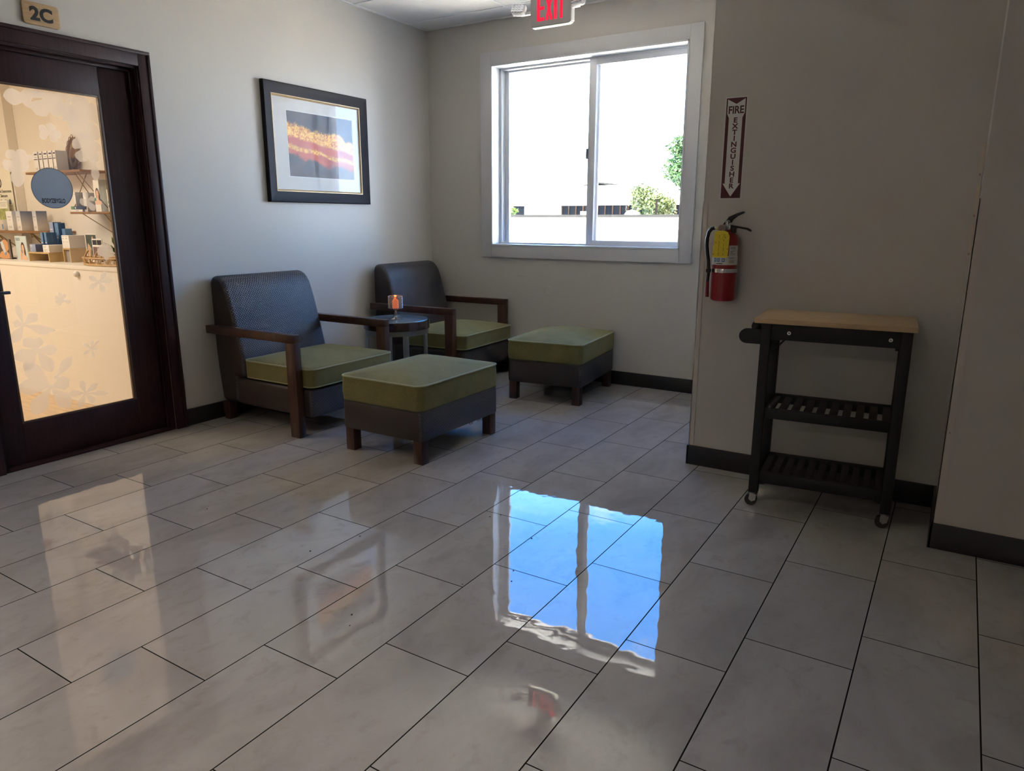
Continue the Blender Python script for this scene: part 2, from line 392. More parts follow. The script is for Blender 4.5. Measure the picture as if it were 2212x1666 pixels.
# corner guards
struct(B().box(2.861, 2.886, -1.530, -1.527, BH, 1.334).box(2.861, 2.864, -1.530, -1.50, BH, 1.334).build('trim_1', guard_m), 'pale corner guard on the wall edge left of the fire extinguisher')
tg = struct(B().box(3.9845, 4.0105, -1.9914, -1.9884, BH, 1.327).box(3.9845, 3.9875, -1.9914, -1.955, BH, 1.327).build('trim_2', guard_m), 'bluish metal corner guard on the wall edge right of the trolley')
B().sphere((3.998, -1.9915, .47), .003, (1, .4, 1), 8).build('screw', chrome_m, tg)

struct(B().box(2.8625, 2.8650, -1.5285, -1.5265, 1.334, CZ).build('edge_highlight', mat('painted edge highlight', (.72, .70, .66), .5)), 'thin painted highlight strip on the wall edge above the left corner guard')  # paler strip: the bright highlight along the wall edge, put into the colour
# window: casing, jambs, frames
t_ = struct(B().build('window_1', frame_m)); t_['label'] = 'white two-pane sliding window'
win = t_
TR = .02
cz = B()
for q in ((.5407, WX0, .9449, 2.5249), (WX1, 2.3322, .9449, 2.5249)): cz.box(q[0], q[1], -TR, 0, q[2], q[3], bev=.002)
cz.box(WX0, WX1, -TR, 0, .9449, WZ0, bev=.002).box(WX0, WX1, -TR, 0, WZ1, 2.5249, bev=.002)
cz.build('casing', trim_m, win)
jb = B()
jb.box(WX0, WX0 + .012, -.024, .2, WZ0, WZ1).box(WX1 - .012, WX1, -.024, .2, WZ0, WZ1).box(WX0, WX1, -.024, .2, WZ1 - .012, WZ1).box(WX0, WX1, -.024, .2, WZ0, WZ0 + .012)
jb.build('jamb', frame_m, win)
def rectframe(b, x0, x1, z0, z1, y0, y1, l, r, bo, tp, bev=.0015):
    b.box(x0, x0 + l, y0, y1, z0, z1, bev=bev).box(x1 - r, x1, y0, y1, z0, z1, bev=bev)
    b.box(x0 + l, x1 - r, y0, y1, z0, z0 + bo, bev=bev).box(x0 + l, x1 - r, y0, y1, z1 - tp, z1, bev=bev)
    return b
fr = rectframe(B(), WX0 + .012, WX1 - .012, WZ0 + .012, WZ1 - .012, .09, .18, .022, .012, .006, .014)
fr.box(WX0 + .03, WX1 - .02, .084, .09, WZ0 + .012, WZ0 + .026)
fr.build('frame', frame_m, win)
ls = rectframe(B(), .670, 1.500, 1.046, 2.408, .135, .165, .045, .05, .014, .018).build('sash', frame_m, win)
B().box(.712, 1.452, .148, .152, 1.058, 2.392).build('pane', glass_m, ls)
rs_ = rectframe(B(), 1.446, 2.226, 1.044, 2.424, .094, .126, .058, .014, .048, .060)
rs_.box(1.500, 1.522, .126, .140, 1.06, 2.40)
rs = rs_.build('sash', frame_m, win)
B().box(1.502, 2.214, .108, .112, 1.09, 2.366).build('pane', glass_m, rs)
B().box(1.436, 1.450, .082, .096, 1.70, 1.775, bev=.003).build('latch', mat('dark grey latch', (.08, .08, .09), .4), rs)

# ------------------------------------------------------------------ door_1
dr = struct(B().build('door_1', door_m)); dr['label'] = 'dark mahogany glazed clinic door with frosted flowers'
cs = B()
def casing(y0, y1, z0, z1): cs.box(0, .02, y0, y1, z0, z1, bev=.003)
casing(DY1, -2.500, 0, 2.140); casing(-3.575, DY0, 0, 2.140); cs.box(0, .0205, DY0, DY1, DZ, 2.140, bev=.003)
cs.box(0, .026, -2.516, -2.498, 0, 2.141, bev=.004).box(0, .0262, -3.577, -2.498, 2.124, 2.142, bev=.004)
cs.build('casing', door_m, dr)
jm = B().box(-.14, 0, DY1 - .012, DY1, 0, DZ).box(-.14, 0, DY0, DY0 + .012, 0, DZ).box(-.14, 0, DY0, DY1, DZ - .012, DZ)
jm.box(-.05, -.037, DY1 - .026, DY1 - .010, 0, DZ - .01, bev=.002).box(-.05, -.037, DY0 + .01, DY0 + .026, 0, DZ - .01, bev=.002).box(-.05, -.037, DY0, DY1, DZ - .028, DZ - .01, bev=.002)
jm.box(-.14, .004, DY0 + .012, DY1 - .012, -.0005, .009, bev=.002)
jm.build('jamb', door_m, dr)
GY0, GY1, GZ0, GZ1 = -3.370, -2.757, .221, 1.890
LF = B().box(-.098, -.053, DY0 + .014, GY0, .012, DZ - .014, bev=.002).box(-.098, -.053, GY1, DY1 - .014, .012, DZ - .014, bev=.002)
LF.box(-.0975, -.0535, GY0, GY1, .012, GZ0, bev=.002).box(-.0975, -.0535, GY0, GY1, GZ1, DZ - .014, bev=.002)
leaf = LF.build('door_leaf', door_m, dr)
bd = B()
for q in ((GY0, GY0 + .010, GZ0, GZ1), (GY1 - .016, GY1, GZ0, GZ1)): bd.box(-.066, -.052, q[0], q[1], q[2], q[3], bev=.002)
bd.box(-.066, -.0525, GY0 + .01, GY1 - .016, GZ0, GZ0 + .010, bev=.002).box(-.066, -.0525, GY0 + .01, GY1 - .016, GZ1 - .010, GZ1, bev=.002)
bd.build('glazing_bead', mat('brown glazing bead', (.10, .06, .04), .35), leaf)
B().box(-.078, -.074, GY0, GY1, GZ0, GZ1).build('pane', glass_m, leaf)
hb = B().lathe([(0, 0), (.026, 0), (.026, .008), (.012, .01), (.012, .05), (0, .05)], M=Matrix.Translation((-.053, -3.455, .897)) @ Matrix.Rotation(pi / 2, 4, 'Y'))
hb.box(-.012, .002, -3.462, -3.352, .889, .905, bev=.004)
hb.build('handle', mat('dark metal handle', (.10, .10, .11), .3, .9), leaf)

# flowers on the pane: (pixel free) positions on the pane in metres, y to the right, z up
def petal(base_, tip, wd, n=14):
    b, t = Vector(base_), Vector(tip); d = t - b; L = d.length; d.normalize(); nrm = Vector((-d.y, d.x)); pts = []
    prof = [(k / n, wd * .45 * math.sin(pi * (k / n) ** 1.6) ** .80 if 0 < k < n else 0) for k in range(n + 1)]
    pts = [b + d * (t_ * L) + nrm * h for t_, h in prof] + [b + d * (t_ * L) - nrm * h for t_, h in prof[-2:0:-1]]
    return pts
FX = -.0725
FLOWERS = [
((-3.100, 1.836), [(-3.221, 1.828, 0.085), (-3.123, 1.874, 0.070), (-3.126, 1.794, 0.080), (-3.054, 1.887, 0.080)]),
((-3.031, 1.839), [(-3.084, 1.760, 0.100), (-3.071, 1.890, 0.080), (-3.007, 1.793, 0.090), (-3.005, 1.894, 0.090), (-2.950, 1.775, 0.090), (-2.931, 1.895, 0.090), (-3.059, 1.769, 0.080)]),
((-2.920, 1.835), [(-2.975, 1.797, 0.070), (-2.910, 1.742, 0.100), (-2.914, 1.876, 0.080)]),
((-2.836, 1.768), [(-2.872, 1.882, 0.105), (-2.748, 1.812, 0.130), (-2.792, 1.661, 0.105), (-2.916, 1.672, 0.120), (-2.931, 1.802, 0.100), (-2.963, 1.752, 0.030)]),
((-2.868, 1.618), [(-2.923, 1.649, 0.070), (-2.835, 1.692, 0.080), (-2.774, 1.636, 0.060), (-2.800, 1.555, 0.070), (-2.897, 1.545, 0.075), (-2.862, 1.690, 0.070)]),
((-2.820, 1.557), [(-2.826, 1.451, 0.050)]),
((-3.032, 1.677), [(-3.078, 1.706, 0.045), (-3.013, 1.725, 0.050), (-2.975, 1.673, 0.045), (-3.002, 1.636, 0.045), (-3.081, 1.651, 0.045)]),
((-3.204, 1.528), [(-3.239, 1.578, 0.060), (-3.161, 1.583, 0.060), (-3.118, 1.557, 0.035), (-3.152, 1.495, 0.070), (-3.266, 1.491, 0.070), (-3.216, 1.403, 0.070)]),
((-2.883, 1.348), [(-2.893, 1.391, 0.030), (-2.926, 1.333, 0.045), (-2.844, 1.362, 0.030), (-2.853, 1.293, 0.040), (-2.879, 1.311, 0.040)]),
((-2.822, 1.038), [(-2.841, 1.114, 0.060), (-2.797, 1.111, 0.060), (-2.781, 1.079, 0.050), (-2.860, 1.093, 0.050), (-2.801, 1.121, 0.030)]),
((-2.876, 0.912), [(-2.932, 0.945, 0.032), (-2.834, 0.966, 0.035), (-2.801, 0.917, 0.035), (-2.859, 0.853, 0.038), (-2.936, 0.880, 0.032)]),
((-3.084, 0.828), [(-3.120, 0.852, 0.022), (-3.094, 0.878, 0.022), (-3.065, 0.863, 0.020), (-3.039, 0.816, 0.025), (-3.107, 0.802, 0.020), (-3.122, 0.823, 0.020)]),
((-3.287, 0.724), [(-3.304, 0.833, 0.035), (-3.332, 0.738, 0.045), (-3.214, 0.772, 0.055), (-3.164, 0.668, 0.055), (-3.348, 0.641, 0.060), (-3.136, 0.673, 0.030)]),
((-3.243, 0.589), [(-3.355, 0.558, 0.070), (-3.297, 0.653, 0.060), (-3.143, 0.569, 0.065), (-3.181, 0.462, 0.075), (-3.223, 0.651, 0.060), (-3.314, 0.486, 0.060)]),
((-3.203, 0.381), [(-3.311, 0.526, 0.090), (-3.359, 0.412, 0.095), (-3.306, 0.251, 0.100), (-3.118, 0.251, 0.090), (-3.102, 0.396, 0.085)]),
((-3.170, 0.426), [(-3.077, 0.525, 0.060)]),
((-3.032, 0.312), [(-3.046, 0.387, 0.040), (-2.960, 0.352, 0.040), (-2.906, 0.284, 0.033), (-2.988, 0.249, 0.040), (-3.076, 0.237, 0.045), (-3.120, 0.326, 0.040)]),
((-2.967, 0.551), [(-3.007, 0.587, 0.020), (-2.955, 0.597, 0.022), (-2.917, 0.596, 0.014), (-2.930, 0.545, 0.020), (-2.962, 0.497, 0.022), (-3.013, 0.527, 0.022)]),
]
for k, (cen, ps) in enumerate(FLOWERS):
    c = Vector(cen); polys_ = []
    for ty, tz, wd in ps: polys_.append(petal(cen, (ty, tz), wd))
    polys_.append([c + Vector((math.cos(a), math.sin(a))) * .012 for a in [2 * pi * q / 16 for q in range(16)]])
    out = []; NA = 240
    for q in range(NA):
        a = 2 * pi * q / NA; d = Vector((math.cos(a), math.sin(a))); best = 0
        for pl_ in polys_:
            for u in range(len(pl_)):
                p1, p2 = pl_[u] - c, pl_[(u + 1) % len(pl_)] - c; e = p2 - p1; den = d.x * e.y - d.y * e.x
                if abs(den) < 1e-12: continue
                t1 = (p1.x * e.y - p1.y * e.x) / den; t2 = (p1.x * d.y - p1.y * d.x) / den
                if t1 > best and -1e-6 <= t2 <= 1 + 1e-6: best = t1
        p = c + d * best; out.append(Vector((min(max(p.x, GY0 + .012), GY1 - .018), min(max(p.y, GZ0 + .012), GZ1 - .012))))
    xo = FX + .00025 * (k % 4)
    tris = [[(xo, out[j].x, out[j].y), (xo, out[(j + 1) % NA].x, out[(j + 1) % NA].y), (xo, c.x, c.y)] for j in range(NA)]
    B().polys([t3 for t3 in tris if (Vector(t3[0]) - Vector(t3[1])).length > 1e-6]).build('frosted_flower', frost_m, leaf)
dc = B().cyl((-.0735, -3.054, 1.404), (-.0722, -3.054, 1.404), .100, 64).build('round_sticker', mat('slate grey vinyl sticker', (.30, .33, .37), .45), leaf)
B().tube([(-.0722, -3.054 + .1 * math.cos(a), 1.404 + .1 * math.sin(a)) for a in [2 * pi * k / 64 for k in range(64)]], .0012, 6, closed=True).build('sticker_rim', mat('dark sticker edge', (.04, .03, .02), .5), dc)
text('lettering', 'BODYZBYGLO', .031, (-.0718, -3.056, 1.331), XP, black_ink, dc, bold=.0009, ext=.0002, sx=.56)
# 2C plate
pl = tag(B().prism([(x * 1.0 - 3.035, z + 2.216) for x, z in rrect(.168, .102, .014)(0)], 'x', 0, .012, bev=.002).build('room_plate', mat('pale bamboo', (.46, .31, .16), .45, var=(22, .18, (1, .6, 9)))),
         'small bamboo room plate with black 2C above the clinic door', 'sign')
text('lettering', '2C', .082, (.0124, -3.035, 2.188), XP, black_ink, pl, bold=.0035, ext=.0006, sx=1.05)

# ------------------------------------------------------------------ framed picture
pf = thing('framed_picture', 'dark framed picture of orange lava above the two armchairs', 'picture', (0, -1.265, 1.744))
fy0, fy1, fz0, fz1 = -.4800, .4800, -.382, .382
def miter(b, y0, y1, z0, z1, wd, prof):
    """picture moulding: prof = list of (distance from outer edge, x)"""
    R = [[(x, y0 + d, z0 + d), (x, y1 - d, z0 + d), (x, y1 - d, z1 - d), (x, y0 + d, z1 - d)] for d, x in prof]
    fs = []
    for a, c in zip(R, R[1:]):
        for k in range(4): fs.append([a[k], a[(k + 1) % 4], c[(k + 1) % 4], c[k]])
    b.polys(fs); bmesh.ops.remove_doubles(b.bm, verts=b.bm.verts, dist=1e-5); bmesh.ops.recalc_face_normals(b.bm, faces=b.bm.faces); return b
navy = mat('dark espresso moulding', (.014, .012, .016), .6, spec=1.3)
miter(B(), fy0, fy1, fz0, fz1, .07, [(.070, .001), (0, .001), (0, .026), (.006, .032), (.045, .022), (.072, .016), (.072, .001)]).build('frame', navy, pf, ang=20)
goldm = mat('pale gold liner', (.55, .40, .22), .35, .3)
miter(B(), fy0 + .072, fy1 - .072, fz0 + .072, fz1 - .072, .014, [(.0, .002), (0, .018), (.004, .018), (.014, .008), (.014, .002)]).build('liner', goldm, pf, ang=20)
B().box(.001, .0035, fy0 + .08, fy1 - .08, fz0 + .08, fz1 - .08).build('mat_board', mat('off white mat board', (.62, .62, .60), .8), pf)
B().box(.0036, .0040, -.283, .343, -.212, .222).build('mat_bevel', mat('white mat bevel', (.8, .8, .8), .8), pf)
def lava():
    m = bpy.data.materials.new('lava photograph'); m.use_nodes = True; t = N(m.node_tree); p = t.n['Principled BSDF']
    tc = t.new('ShaderNodeTexCoord').outputs['Object']; sp = t.new('ShaderNodeSeparateXYZ'); t.put(sp.inputs[0], tc)
    y = t.math('ADD', sp.outputs[1], .28)    # 0 at the left edge, .62 at the right
    n1 = t.noise(tc, 8, 4, .6); n2 = t.noise(t.map(tc, (1, 1, 1)), 46, 4, .65, 1.0)
    cz = t.math('SUBTRACT', .035, t.math('MULTIPLY', y, .13))
    half = t.math('ADD', .115, t.math('MULTIPLY', t.math('SUBTRACT', n1, .5), .12))
    d = t.math('ABSOLUTE', t.math('SUBTRACT', t.math('SUBTRACT', sp.outputs[2], cz), t.math('MULTIPLY', t.math('SUBTRACT', n2, .5), .03)))
    body = t.ramp(t.math('SUBTRACT', half, d), [(.0, (0, 0, 0)), (.022, (1, 1, 1))])
    band = t.math('SUBTRACT', t.math('SUBTRACT', sp.outputs[2], cz), t.math('ADD', -.005, t.math('MULTIPLY', t.math('SUBTRACT', n1, .5), .06)))
    up = t.ramp(t.math('MULTIPLY_ADD', band, 5.0, .5), [(.22, (0, 0, 0)), (.28, (1, 1, 1)), (.34, (1, 1, 1)), (.40, (0, 0, 0)), (.58, (0, 0, 0)), (.66, (1, 1, 1))])
    yel = t.mix(t.ramp(n2, [(.42, (0, 0, 0)), (.56, (1, 1, 1))]), (.60, .16, .02, 1), (1.0, .60, .12, 1))
    col = t.mix(up, (.50, .075, .018, 1), yel)
    dark = t.ramp(n1, [(.3, (.016, .012, .014)), (.7, (.055, .030, .028))])
    t.put(p.inputs['Base Color'], t.mix(body, dark, col)); p.inputs['Roughness'].default_value = .5; return m
B().box(.0040, .0045, -.278, .338, -.207, .217).build('photograph', lava(), pf)
B().box(.0075, .0090, fy0 + .078, fy1 - .078, fz0 + .078, fz1 - .078).build('pane', pic_glass, pf)

# ------------------------------------------------------------------ exit sign
ex = thing('exit_sign', 'lit red EXIT sign with two lamp heads on the ceiling', 'exit sign', (1.500, -.62, 2.485))
bd_ = B().prism([(x, z + .098) for x, z in rrect(.300, .196, .012)(0)], 'y', 0, .045, bev=.005)
bd_.build('housing', exitgrey_m, ex, M=Matrix.Translation((0, 0, 0)))
B().box(-.135, .135, .006, .040, -.004, .001).box(-.05, .07, .012, .034, -.006, .001).build('down_light_lens', mat('pale green lens', (.75, .80, .68), .4, emit=(.85, 1, .7), estr=.25), ex)
B().box(.149, .155, .002, .043, .01, .10, bev=.002).build('test_panel', white_m, ex)
red_m = mat('glowing red letters', (.5, .0, .02), .5, emit=(1.0, .0, .035), estr=1.0)
def stroke(pts): return B().prism(pts, 'y', -.0012, .002).build('letter', red_m, ex)
LZ0, LZ1 = .032, .178
def xl(x): return x - 1.500
def rect(b, x0, x1, z0, z1): b.prism([(x0, z0), (x1, z0), (x1, z1), (x0, z1)], 'y', -.0012, .002); return b
b = B(); e0 = -.098; rect(b, e0, e0 + .020, LZ0, LZ1)
for z0 in (LZ0, .098, LZ1 - .020): rect(b, e0 + .018, e0 + .051, z0, z0 + .020)
b.build('letter_e', red_m, ex)
b = B(); b.prism([(-.037, LZ0), (-.018, LZ0), (.017, LZ1), (-.002, LZ1)], 'y', -.0012, .002).prism([(-.002, LZ0), (.017, LZ0), (-.018, LZ1), (-.037, LZ1)], 'y', -.0013, .002); b.build('letter_x', red_m, ex)
rect(B(), .027, .048, LZ0, LZ1).build('letter_i', red_m, ex)
b = B(); rect(b, .070, .091, LZ0, LZ1); rect(b, .055, .108, LZ1 - .020, LZ1); b.build('letter_t', red_m, ex)
B().box(-.06, .06, -.01, .055, .20, .2752, bev=.004).build('canopy', white_m, ex)
for sx in (-1, 1):
    ax = -.235 if sx < 0 else .205
    arm = B().box(min(ax, sx * .15), max(ax, sx * .15), .005, .030, .085, .105, bev=.004).build('arm', white_m, ex)
    hd = B().prism([(x, z) for x, z in rrect(.095, .075, .02)(0)], 'z', -.03, .012, bev=.01)
    M_ = Matrix.Translation((ax, -.01, .125)) @ Matrix.Rotation(math.radians(62), 4, 'X') @ Matrix.Rotation(math.radians(-10 * sx), 4, 'Y')
    h_ = hd.build('lamp_head', white_m, ex, M=M_)
    lb = B()
    for i in range(4):
        for j in range(4): lb.sphere((-.032 + .0215 * i, -.026 + .0175 * j, .013), .0098, (1, .8, .35), 8)
    lb.box(-.042, .042, -.034, .034, .008, .0125, bev=.002)
    lb.build('lens', mat('faceted lamp lens', (.6, .62, .66), .08, .9), ex, M=M_)

# ------------------------------------------------------------------ fire extinguisher sign
maroon = mat('maroon sign ink', (.085, .008, .014), .3); signwhite = mat('sign white', (.62, .60, .57), .3)
fs = thing('extinguisher_sign', 'tall maroon FIRE EXTINGUISHER arrow sign above the extinguisher', 'sign', (2.989, -1.527, 1.346))
B().box(-.051, .051, -.0012, 0, 0, .458).build('border', signwhite, fs)
B().box(-.046, .046, -.0016, -.001, .005, .453).build('backing', maroon, fs)
ar = [(0, .448 - .022), (.040, .448), (.040, .385), (.031, .365), (.031, .072), (.041, .072), (0, .012), (-.041, .072), (-.031, .072), (-.031, .365), (-.040, .385), (-.040, .448)]
c0 = (0, .25)
arrow = B()
arrow.polys([[(x, -.0020, z) for x, z in q] for q in ([(-.031, .072), (.031, .072), (.031, .365), (-.031, .365)], [(-.041, .072), (0, .012), (.041, .072)], [(-.031, .365), (.031, .365), (.040, .385), (-.040, .385)], [(-.040, .385), (.040, .385), (.040, .448), (0, .426), (-.040, .448)])])
arrow.build('arrow', signwhite, fs)
text('word_fire', 'FIRE', .046, (0, -.0022, .385), YN, maroon, fs, bold=.0013, ext=.0002, sx=.86)
for k, ch in enumerate('EXTINGUISHER'):
    text('letter', ch, .0310, (0, -.0022, .345 - .0268 * k), YN, maroon, fs, bold=.0010, ext=.0002, sx=1.15)

# ------------------------------------------------------------------ fire extinguisher
fe = thing('fire_extinguisher', 'red fire extinguisher with yellow tag hanging on the wall', 'fire extinguisher', (3.004, -1.597, .872))
redp = mat('red enamel', (.30, .012, .018), .28, coat=.4)
R_ = .0585
B().lathe([(0, .004), (.045, 0), (.054, .004), (R_, .012), (R_, .272), (.056, .292), (.048, .308), (.034, .320), (.022, .325), (.022, .334), (0, .334)], n=48).build('cylinder', redp, fe)
def wrap(a0, a1, z0, z1, r, m, name, par):
    n = 20; b = B(); fs_ = []
    for k in range(n):
        p, q = math.radians(a0 + (a1 - a0) * k / n), math.radians(a0 + (a1 - a0) * (k + 1) / n)
        fs_.append([(r * math.sin(p), -r * math.cos(p), z0), (r * math.sin(q), -r * math.cos(q), z0), (r * math.sin(q), -r * math.cos(q), z1), (r * math.sin(p), -r * math.cos(p), z1)])
    b.polys(fs_); bmesh.ops.remove_doubles(b.bm, verts=b.bm.verts, dist=1e-6); return b.build(name, m, par)
lab = wrap(-85, 85, .172, .214, R_ + .0006, signwhite, 'instruction_label', fe)
wrap(30, 80, .214, .262, R_ + .0006, signwhite, 'side_label', fe); wrap(-85, -62, .214, .262, R_ + .0006, signwhite, 'side_label', fe)
bluem = mat('blue label print', (.05, .20, .42), .4)
for a in (-34, -16, 6): wrap(a - 6, a + 7, .186, .203, R_ + .0010, bluem, 'pictogram', lab)
for a in (-34, -16, 6): wrap(a - 2, a + 3, .191, .199, R_ + .0013, signwhite, 'pictogram', lab)
wrap(-26, 4, .1765, .180, R_ + .0010, black_ink, 'print_line', lab)
for z in (.252, .246, .236, .230, .224, .218): wrap(36, 62 if z != .230 else 50, z, z + .0018, R_ + .0010, black_ink, 'print_line', lab)
for z in (.206, .200, .192, .187, .182): wrap(32, 58, z, z + .0016, R_ + .0010, black_ink, 'print_line', lab)
st = B(); n = 40
st.lathe([(R_ + .0005, .136), (R_ + .002, .136), (R_ + .002, .154), (R_ + .0005, .154)], n=48)
st.box(-.012, .014, -R_ - .005, -R_ + .002, .135, .155, bev=.002)
st.build('wall_strap', steel_m, fe)
B().box(-.03, .03, R_ - .006, .070, .06, .30).build('wall_bracket', black_m, fe)
vb = B().lathe([(0, .33), (.018, .33), (.018, .350), (.013, .356), (.013, .372), (0, .372)], n=20)
vb.box(-.014, .018, -.012, .012, .334, .356, bev=.003)
vb.build('valve', steel_m, fe)
B().box(.018, .042, -.014, .014, .318, .346, bev=.004).build('valve_guard', rubber_m, fe)
ga = B().cyl((-.010, -.058, .340), (-.010, -.012, .340), .0175, 28).build('pressure_gauge', chrome_m, fe)
B().cyl((-.010, -.0595, .340), (-.010, -.0578, .340), .0145, 28).build('gauge_face', mat('brownish gauge face', (.24, .15, .14), .3), ga)
up = [(-.020, .358), (-.012, .352), (.018, .366), (.024, .378), (.046, .396), (.076, .410), (.072, .418), (.040, .408), (.006, .392), (-.006, .374)]
B().prism(up, 'y', -.011, .011, bev=.002).build('lever', black_m, fe)
lo = [(.000, .352), (.014, .356), (.060, .348), (.095, .342), (.112, .332), (.110, .325), (.094, .333), (.060, .340), (.012, .344)]
B().prism(lo, 'y', -.011, .011, bev=.002).build('lever', black_m, fe)
B().tube([(.006 + .010 * math.cos(a), -.016, .362 + .014 * math.sin(a)) for a in [2 * pi * k / 20 for k in range(20)]], .0016, 6, closed=True).build('pull_pin_ring', steel_m, fe)
B().cyl((-.052, -.030, .341), (-.022, -.022, .341), .0085, 16).build('hose_fitting', steel_m, fe)
B().tube([(-.050, -.034, .341), (-.062, -.037, .338), (-.074, -.040, .322), (-.079, -.042, .295), (-.079, -.042, .262), (-.074, -.042, .225), (-.067, -.042, .190), (-.064, -.042, .150), (-.064, -.042, .115), (-.066, -.042, .090)], [.0085] * 8 + [.0072, .007], 12).build('hose', rubber_m, fe)
B().box(-.074, -.054, -.052, -.030, .135, .152, bev=.002).build('hose_clip', rubber_m, fe)
B().cyl((-.066, -.042, .092), (-.063, -.042, .018), .0075, 14, .0085).build('nozzle', mat('red plastic nozzle', (.22, .01, .015), .4), fe)
tagm = mat('yellow card tag', (.78, .60, .02), .5)
tg_ = B().prism([(-.044, .207), (.028, .207), (.031, .305), (.022, .323), (.004, .330), (-.022, .330), (-.038, .322)], 'y', -.0655, -.0645).build('inspection_tag', tagm, fe)
ti = B(); random.seed(4)
for k, x in enumerate((-.037, -.031, -.023, -.016, -.009, -.001, .006, .013, .019, .025)):
    z = .214
    while z < .31:
        l = random.uniform(.004, .03); wdt = .0016 if k in (3, 6) else .00045
        ti.box(x - wdt / 2, x + wdt / 2, -.0659, -.0655, z, min(z + l, .314)); z += l + random.uniform(.003, .010)
ti.build('tag_print', black_ink, tg_)
for x, z in ((-.031, .275), (-.040, .222), (.024, .246), (.012, .298)): B().cyl((x, -.0660, z), (x, -.0655, z), .0022, 10).build('tag_dot', maroon, tg_)
B().tube([(-.004, -.066, .322), (-.002, -.068, .335), (.004, -.020, .350)], .0007, 5).build('tag_string', white_m, fe)

# paper strips on the wall by the corner
for k, (z0, z1, lb_) in enumerate(((1.420, 1.548, 'topmost of three cream paper strips stuck by the right wall corner'), (1.259, 1.387, 'middle one of three cream paper strips stuck by the right wall corner'), (1.106, 1.235, 'lowest of three cream paper strips stuck by the right wall corner'))):
    o = tag(B().box(3.9745, 3.9868, -1.5285, -1.527, z0, z1).build('paper_strip', cream_strip), lb_, 'paper strip', 'cream paper strips beside the wall corner')
    B().box(3.9765, 3.9775, -1.5289, -1.5285, z0 + .004, z0 + .014).box(3.979, 3.980, -1.5289, -1.5285, z0 + .004, z0 + .014).box(3.9812, 3.9822, -1.5289, -1.5285, z0 + .004, z0 + .014).build('printed_mark', black_ink, o)
# outlet behind the far chair
ot = tag(B().box(.062, .132, -.005, 0, .508, .623, bev=.0015).build('wall_outlet', white_m), 'white wall outlet half hidden behind the far armchair', 'outlet')
for zc in (.592, .540): B().prism([(x + .097, z + zc) for x, z in rrect(.034, .026, .008)(0)], 'y', -.0065, -.004).build('socket', mat('ivory socket', (.6, .58, .52), .4), ot)

# ------------------------------------------------------------------ armchair
def armchair(label, loc, rz, group):
    t = thing('armchair', label, 'armchair', loc, rz, group)
    # base box, slightly barrelled
    bb = B().box(.190, .858, -.352, .352, .117, .288, bev=.024, seg=4)
    bb.build('base', [weave_m, leather_m], t, uv='x')
    prof = [(.042, .117), (.034, .20), (.020, .33), (.013, .45), (.011, .60), (.012, .80), (.013, .86), (.020, .885), (.034, .901), (.055, .907), (.080, .903), (.108, .890), (.132, .868), (.152, .840), (.172, .790), (.196, .710), (.216, .630), (.240, .540), (.268, .430), (.282, .340), (.284, .290), (.212, .286), (.200, .117)]
    B().prism(prof, 'y', -.352, .352, bev=.032, seg=5).build('backrest', [weave_m, leather_m], t, uv='x', ang=60)
    # seat cushion
    cw_, cd_ = .600, .705; of = rrect(cw_, cd_, .045, 7)
    Lr = [(.035, .291), (.012, .295), (.002, .303), (0, .31), (0, .345), (0, .392), (.003, .402), (.010, .409)] + [(.010 + .29 * q, .409 + .046 * (1 - (1 - q) ** 2.0)) for q in (.06, .14, .24, .36, .5, .66, .82, .95)]
    cu = B().rings(of, Lr).build('seat_cushion', fabric_m, t, M=Matrix.Translation((.575, 0, 0)))
    oo = of(.001); oq = of(.002)
    B().tube([(x, y, .404) for x, y in oo], .0052, 6, closed=True).build('piping', piping_m, cu)
    B().tube([(x, y, .301) for x, y in oq], .0042, 6, closed=True).build('piping', piping_m, cu)
    for sy in (-1, 1):
        y0, y1 = sorted((sy * .405, sy * .357))
        B().box(.727, .802, y0, y1, 0, .560, bev=.0025).build('leg', wood_m, t)
        B().box(.004 + .012, .802, y0, y1, .5595, .608, bev=.0025).build('armrest', wood_m, t)
        B().prism([(.050, 0), (.100, 0), (.104, .118), (.043, .118)], 'y', sy * .350 if sy < 0 else .290, -.290 if sy < 0 else .350, bev=.003).build('leg', wood_m, t)
    return t
armchair('brown woven-back armchair with green cushion nearest the clinic door', (0, -1.905, 0), 0, 'woven leather armchairs along the left wall')
armchair('brown woven-back armchair with green cushion in the far corner', (.022, -.464, 0), math.radians(1.8), 'woven leather armchairs along the left wall')
def ottoman(label, loc, rz, group):
    t = thing('ottoman', label, 'ottoman', loc, rz, group)
    of = rrect(.555, .722, .026, 7)
    B().rings(of, [(.02, .128), (.004, .129), (0, .135), (.0, .20), (.0, .275), (.003, .284), (.02, .286)]).build('base', [weave_m, leather_m], t, uv='x')
    o2 = rrect(.562, .728, .04, 7)
    Lr = [(.02, .286), (.004, .288), (0, .296), (-.003, .34), (-.001, .395), (0, .415), (.004, .424)] + [(.004 + .272 * q, .424 + .050 * (1 - (1 - q) ** 1.9)) for q in (.05, .12, .22, .34, .5, .68, .84, .95)]
    cu = B().rings(o2, Lr).build('cushion', fabric_m, t)
    B().tube([(x, y, .422) for x, y in o2(.0)], .0052, 6, closed=True).build('piping', piping_m, cu)
    B().tube([(x, y, .290) for x, y in o2(.002)], .0040, 6, closed=True).build('piping', piping_d, cu)
    for sx in (-1, 1):
        for sy in (-1, 1):
            x0, x1 = sorted((sx * .268, sx * .210)); y0, y1 = sorted((sy * .351, sy * .293))
            B().box(x0, x1, y0, y1, 0, .132, bev=.003).build('leg', wood_m, t)
    return t
ot1 = ottoman('green-topped ottoman nearest the camera, in front of the near armchair', (1.4330, -1.950, 0), 0, 'green-topped ottomans before the armchairs')
random.seed(9); fr_ = B()
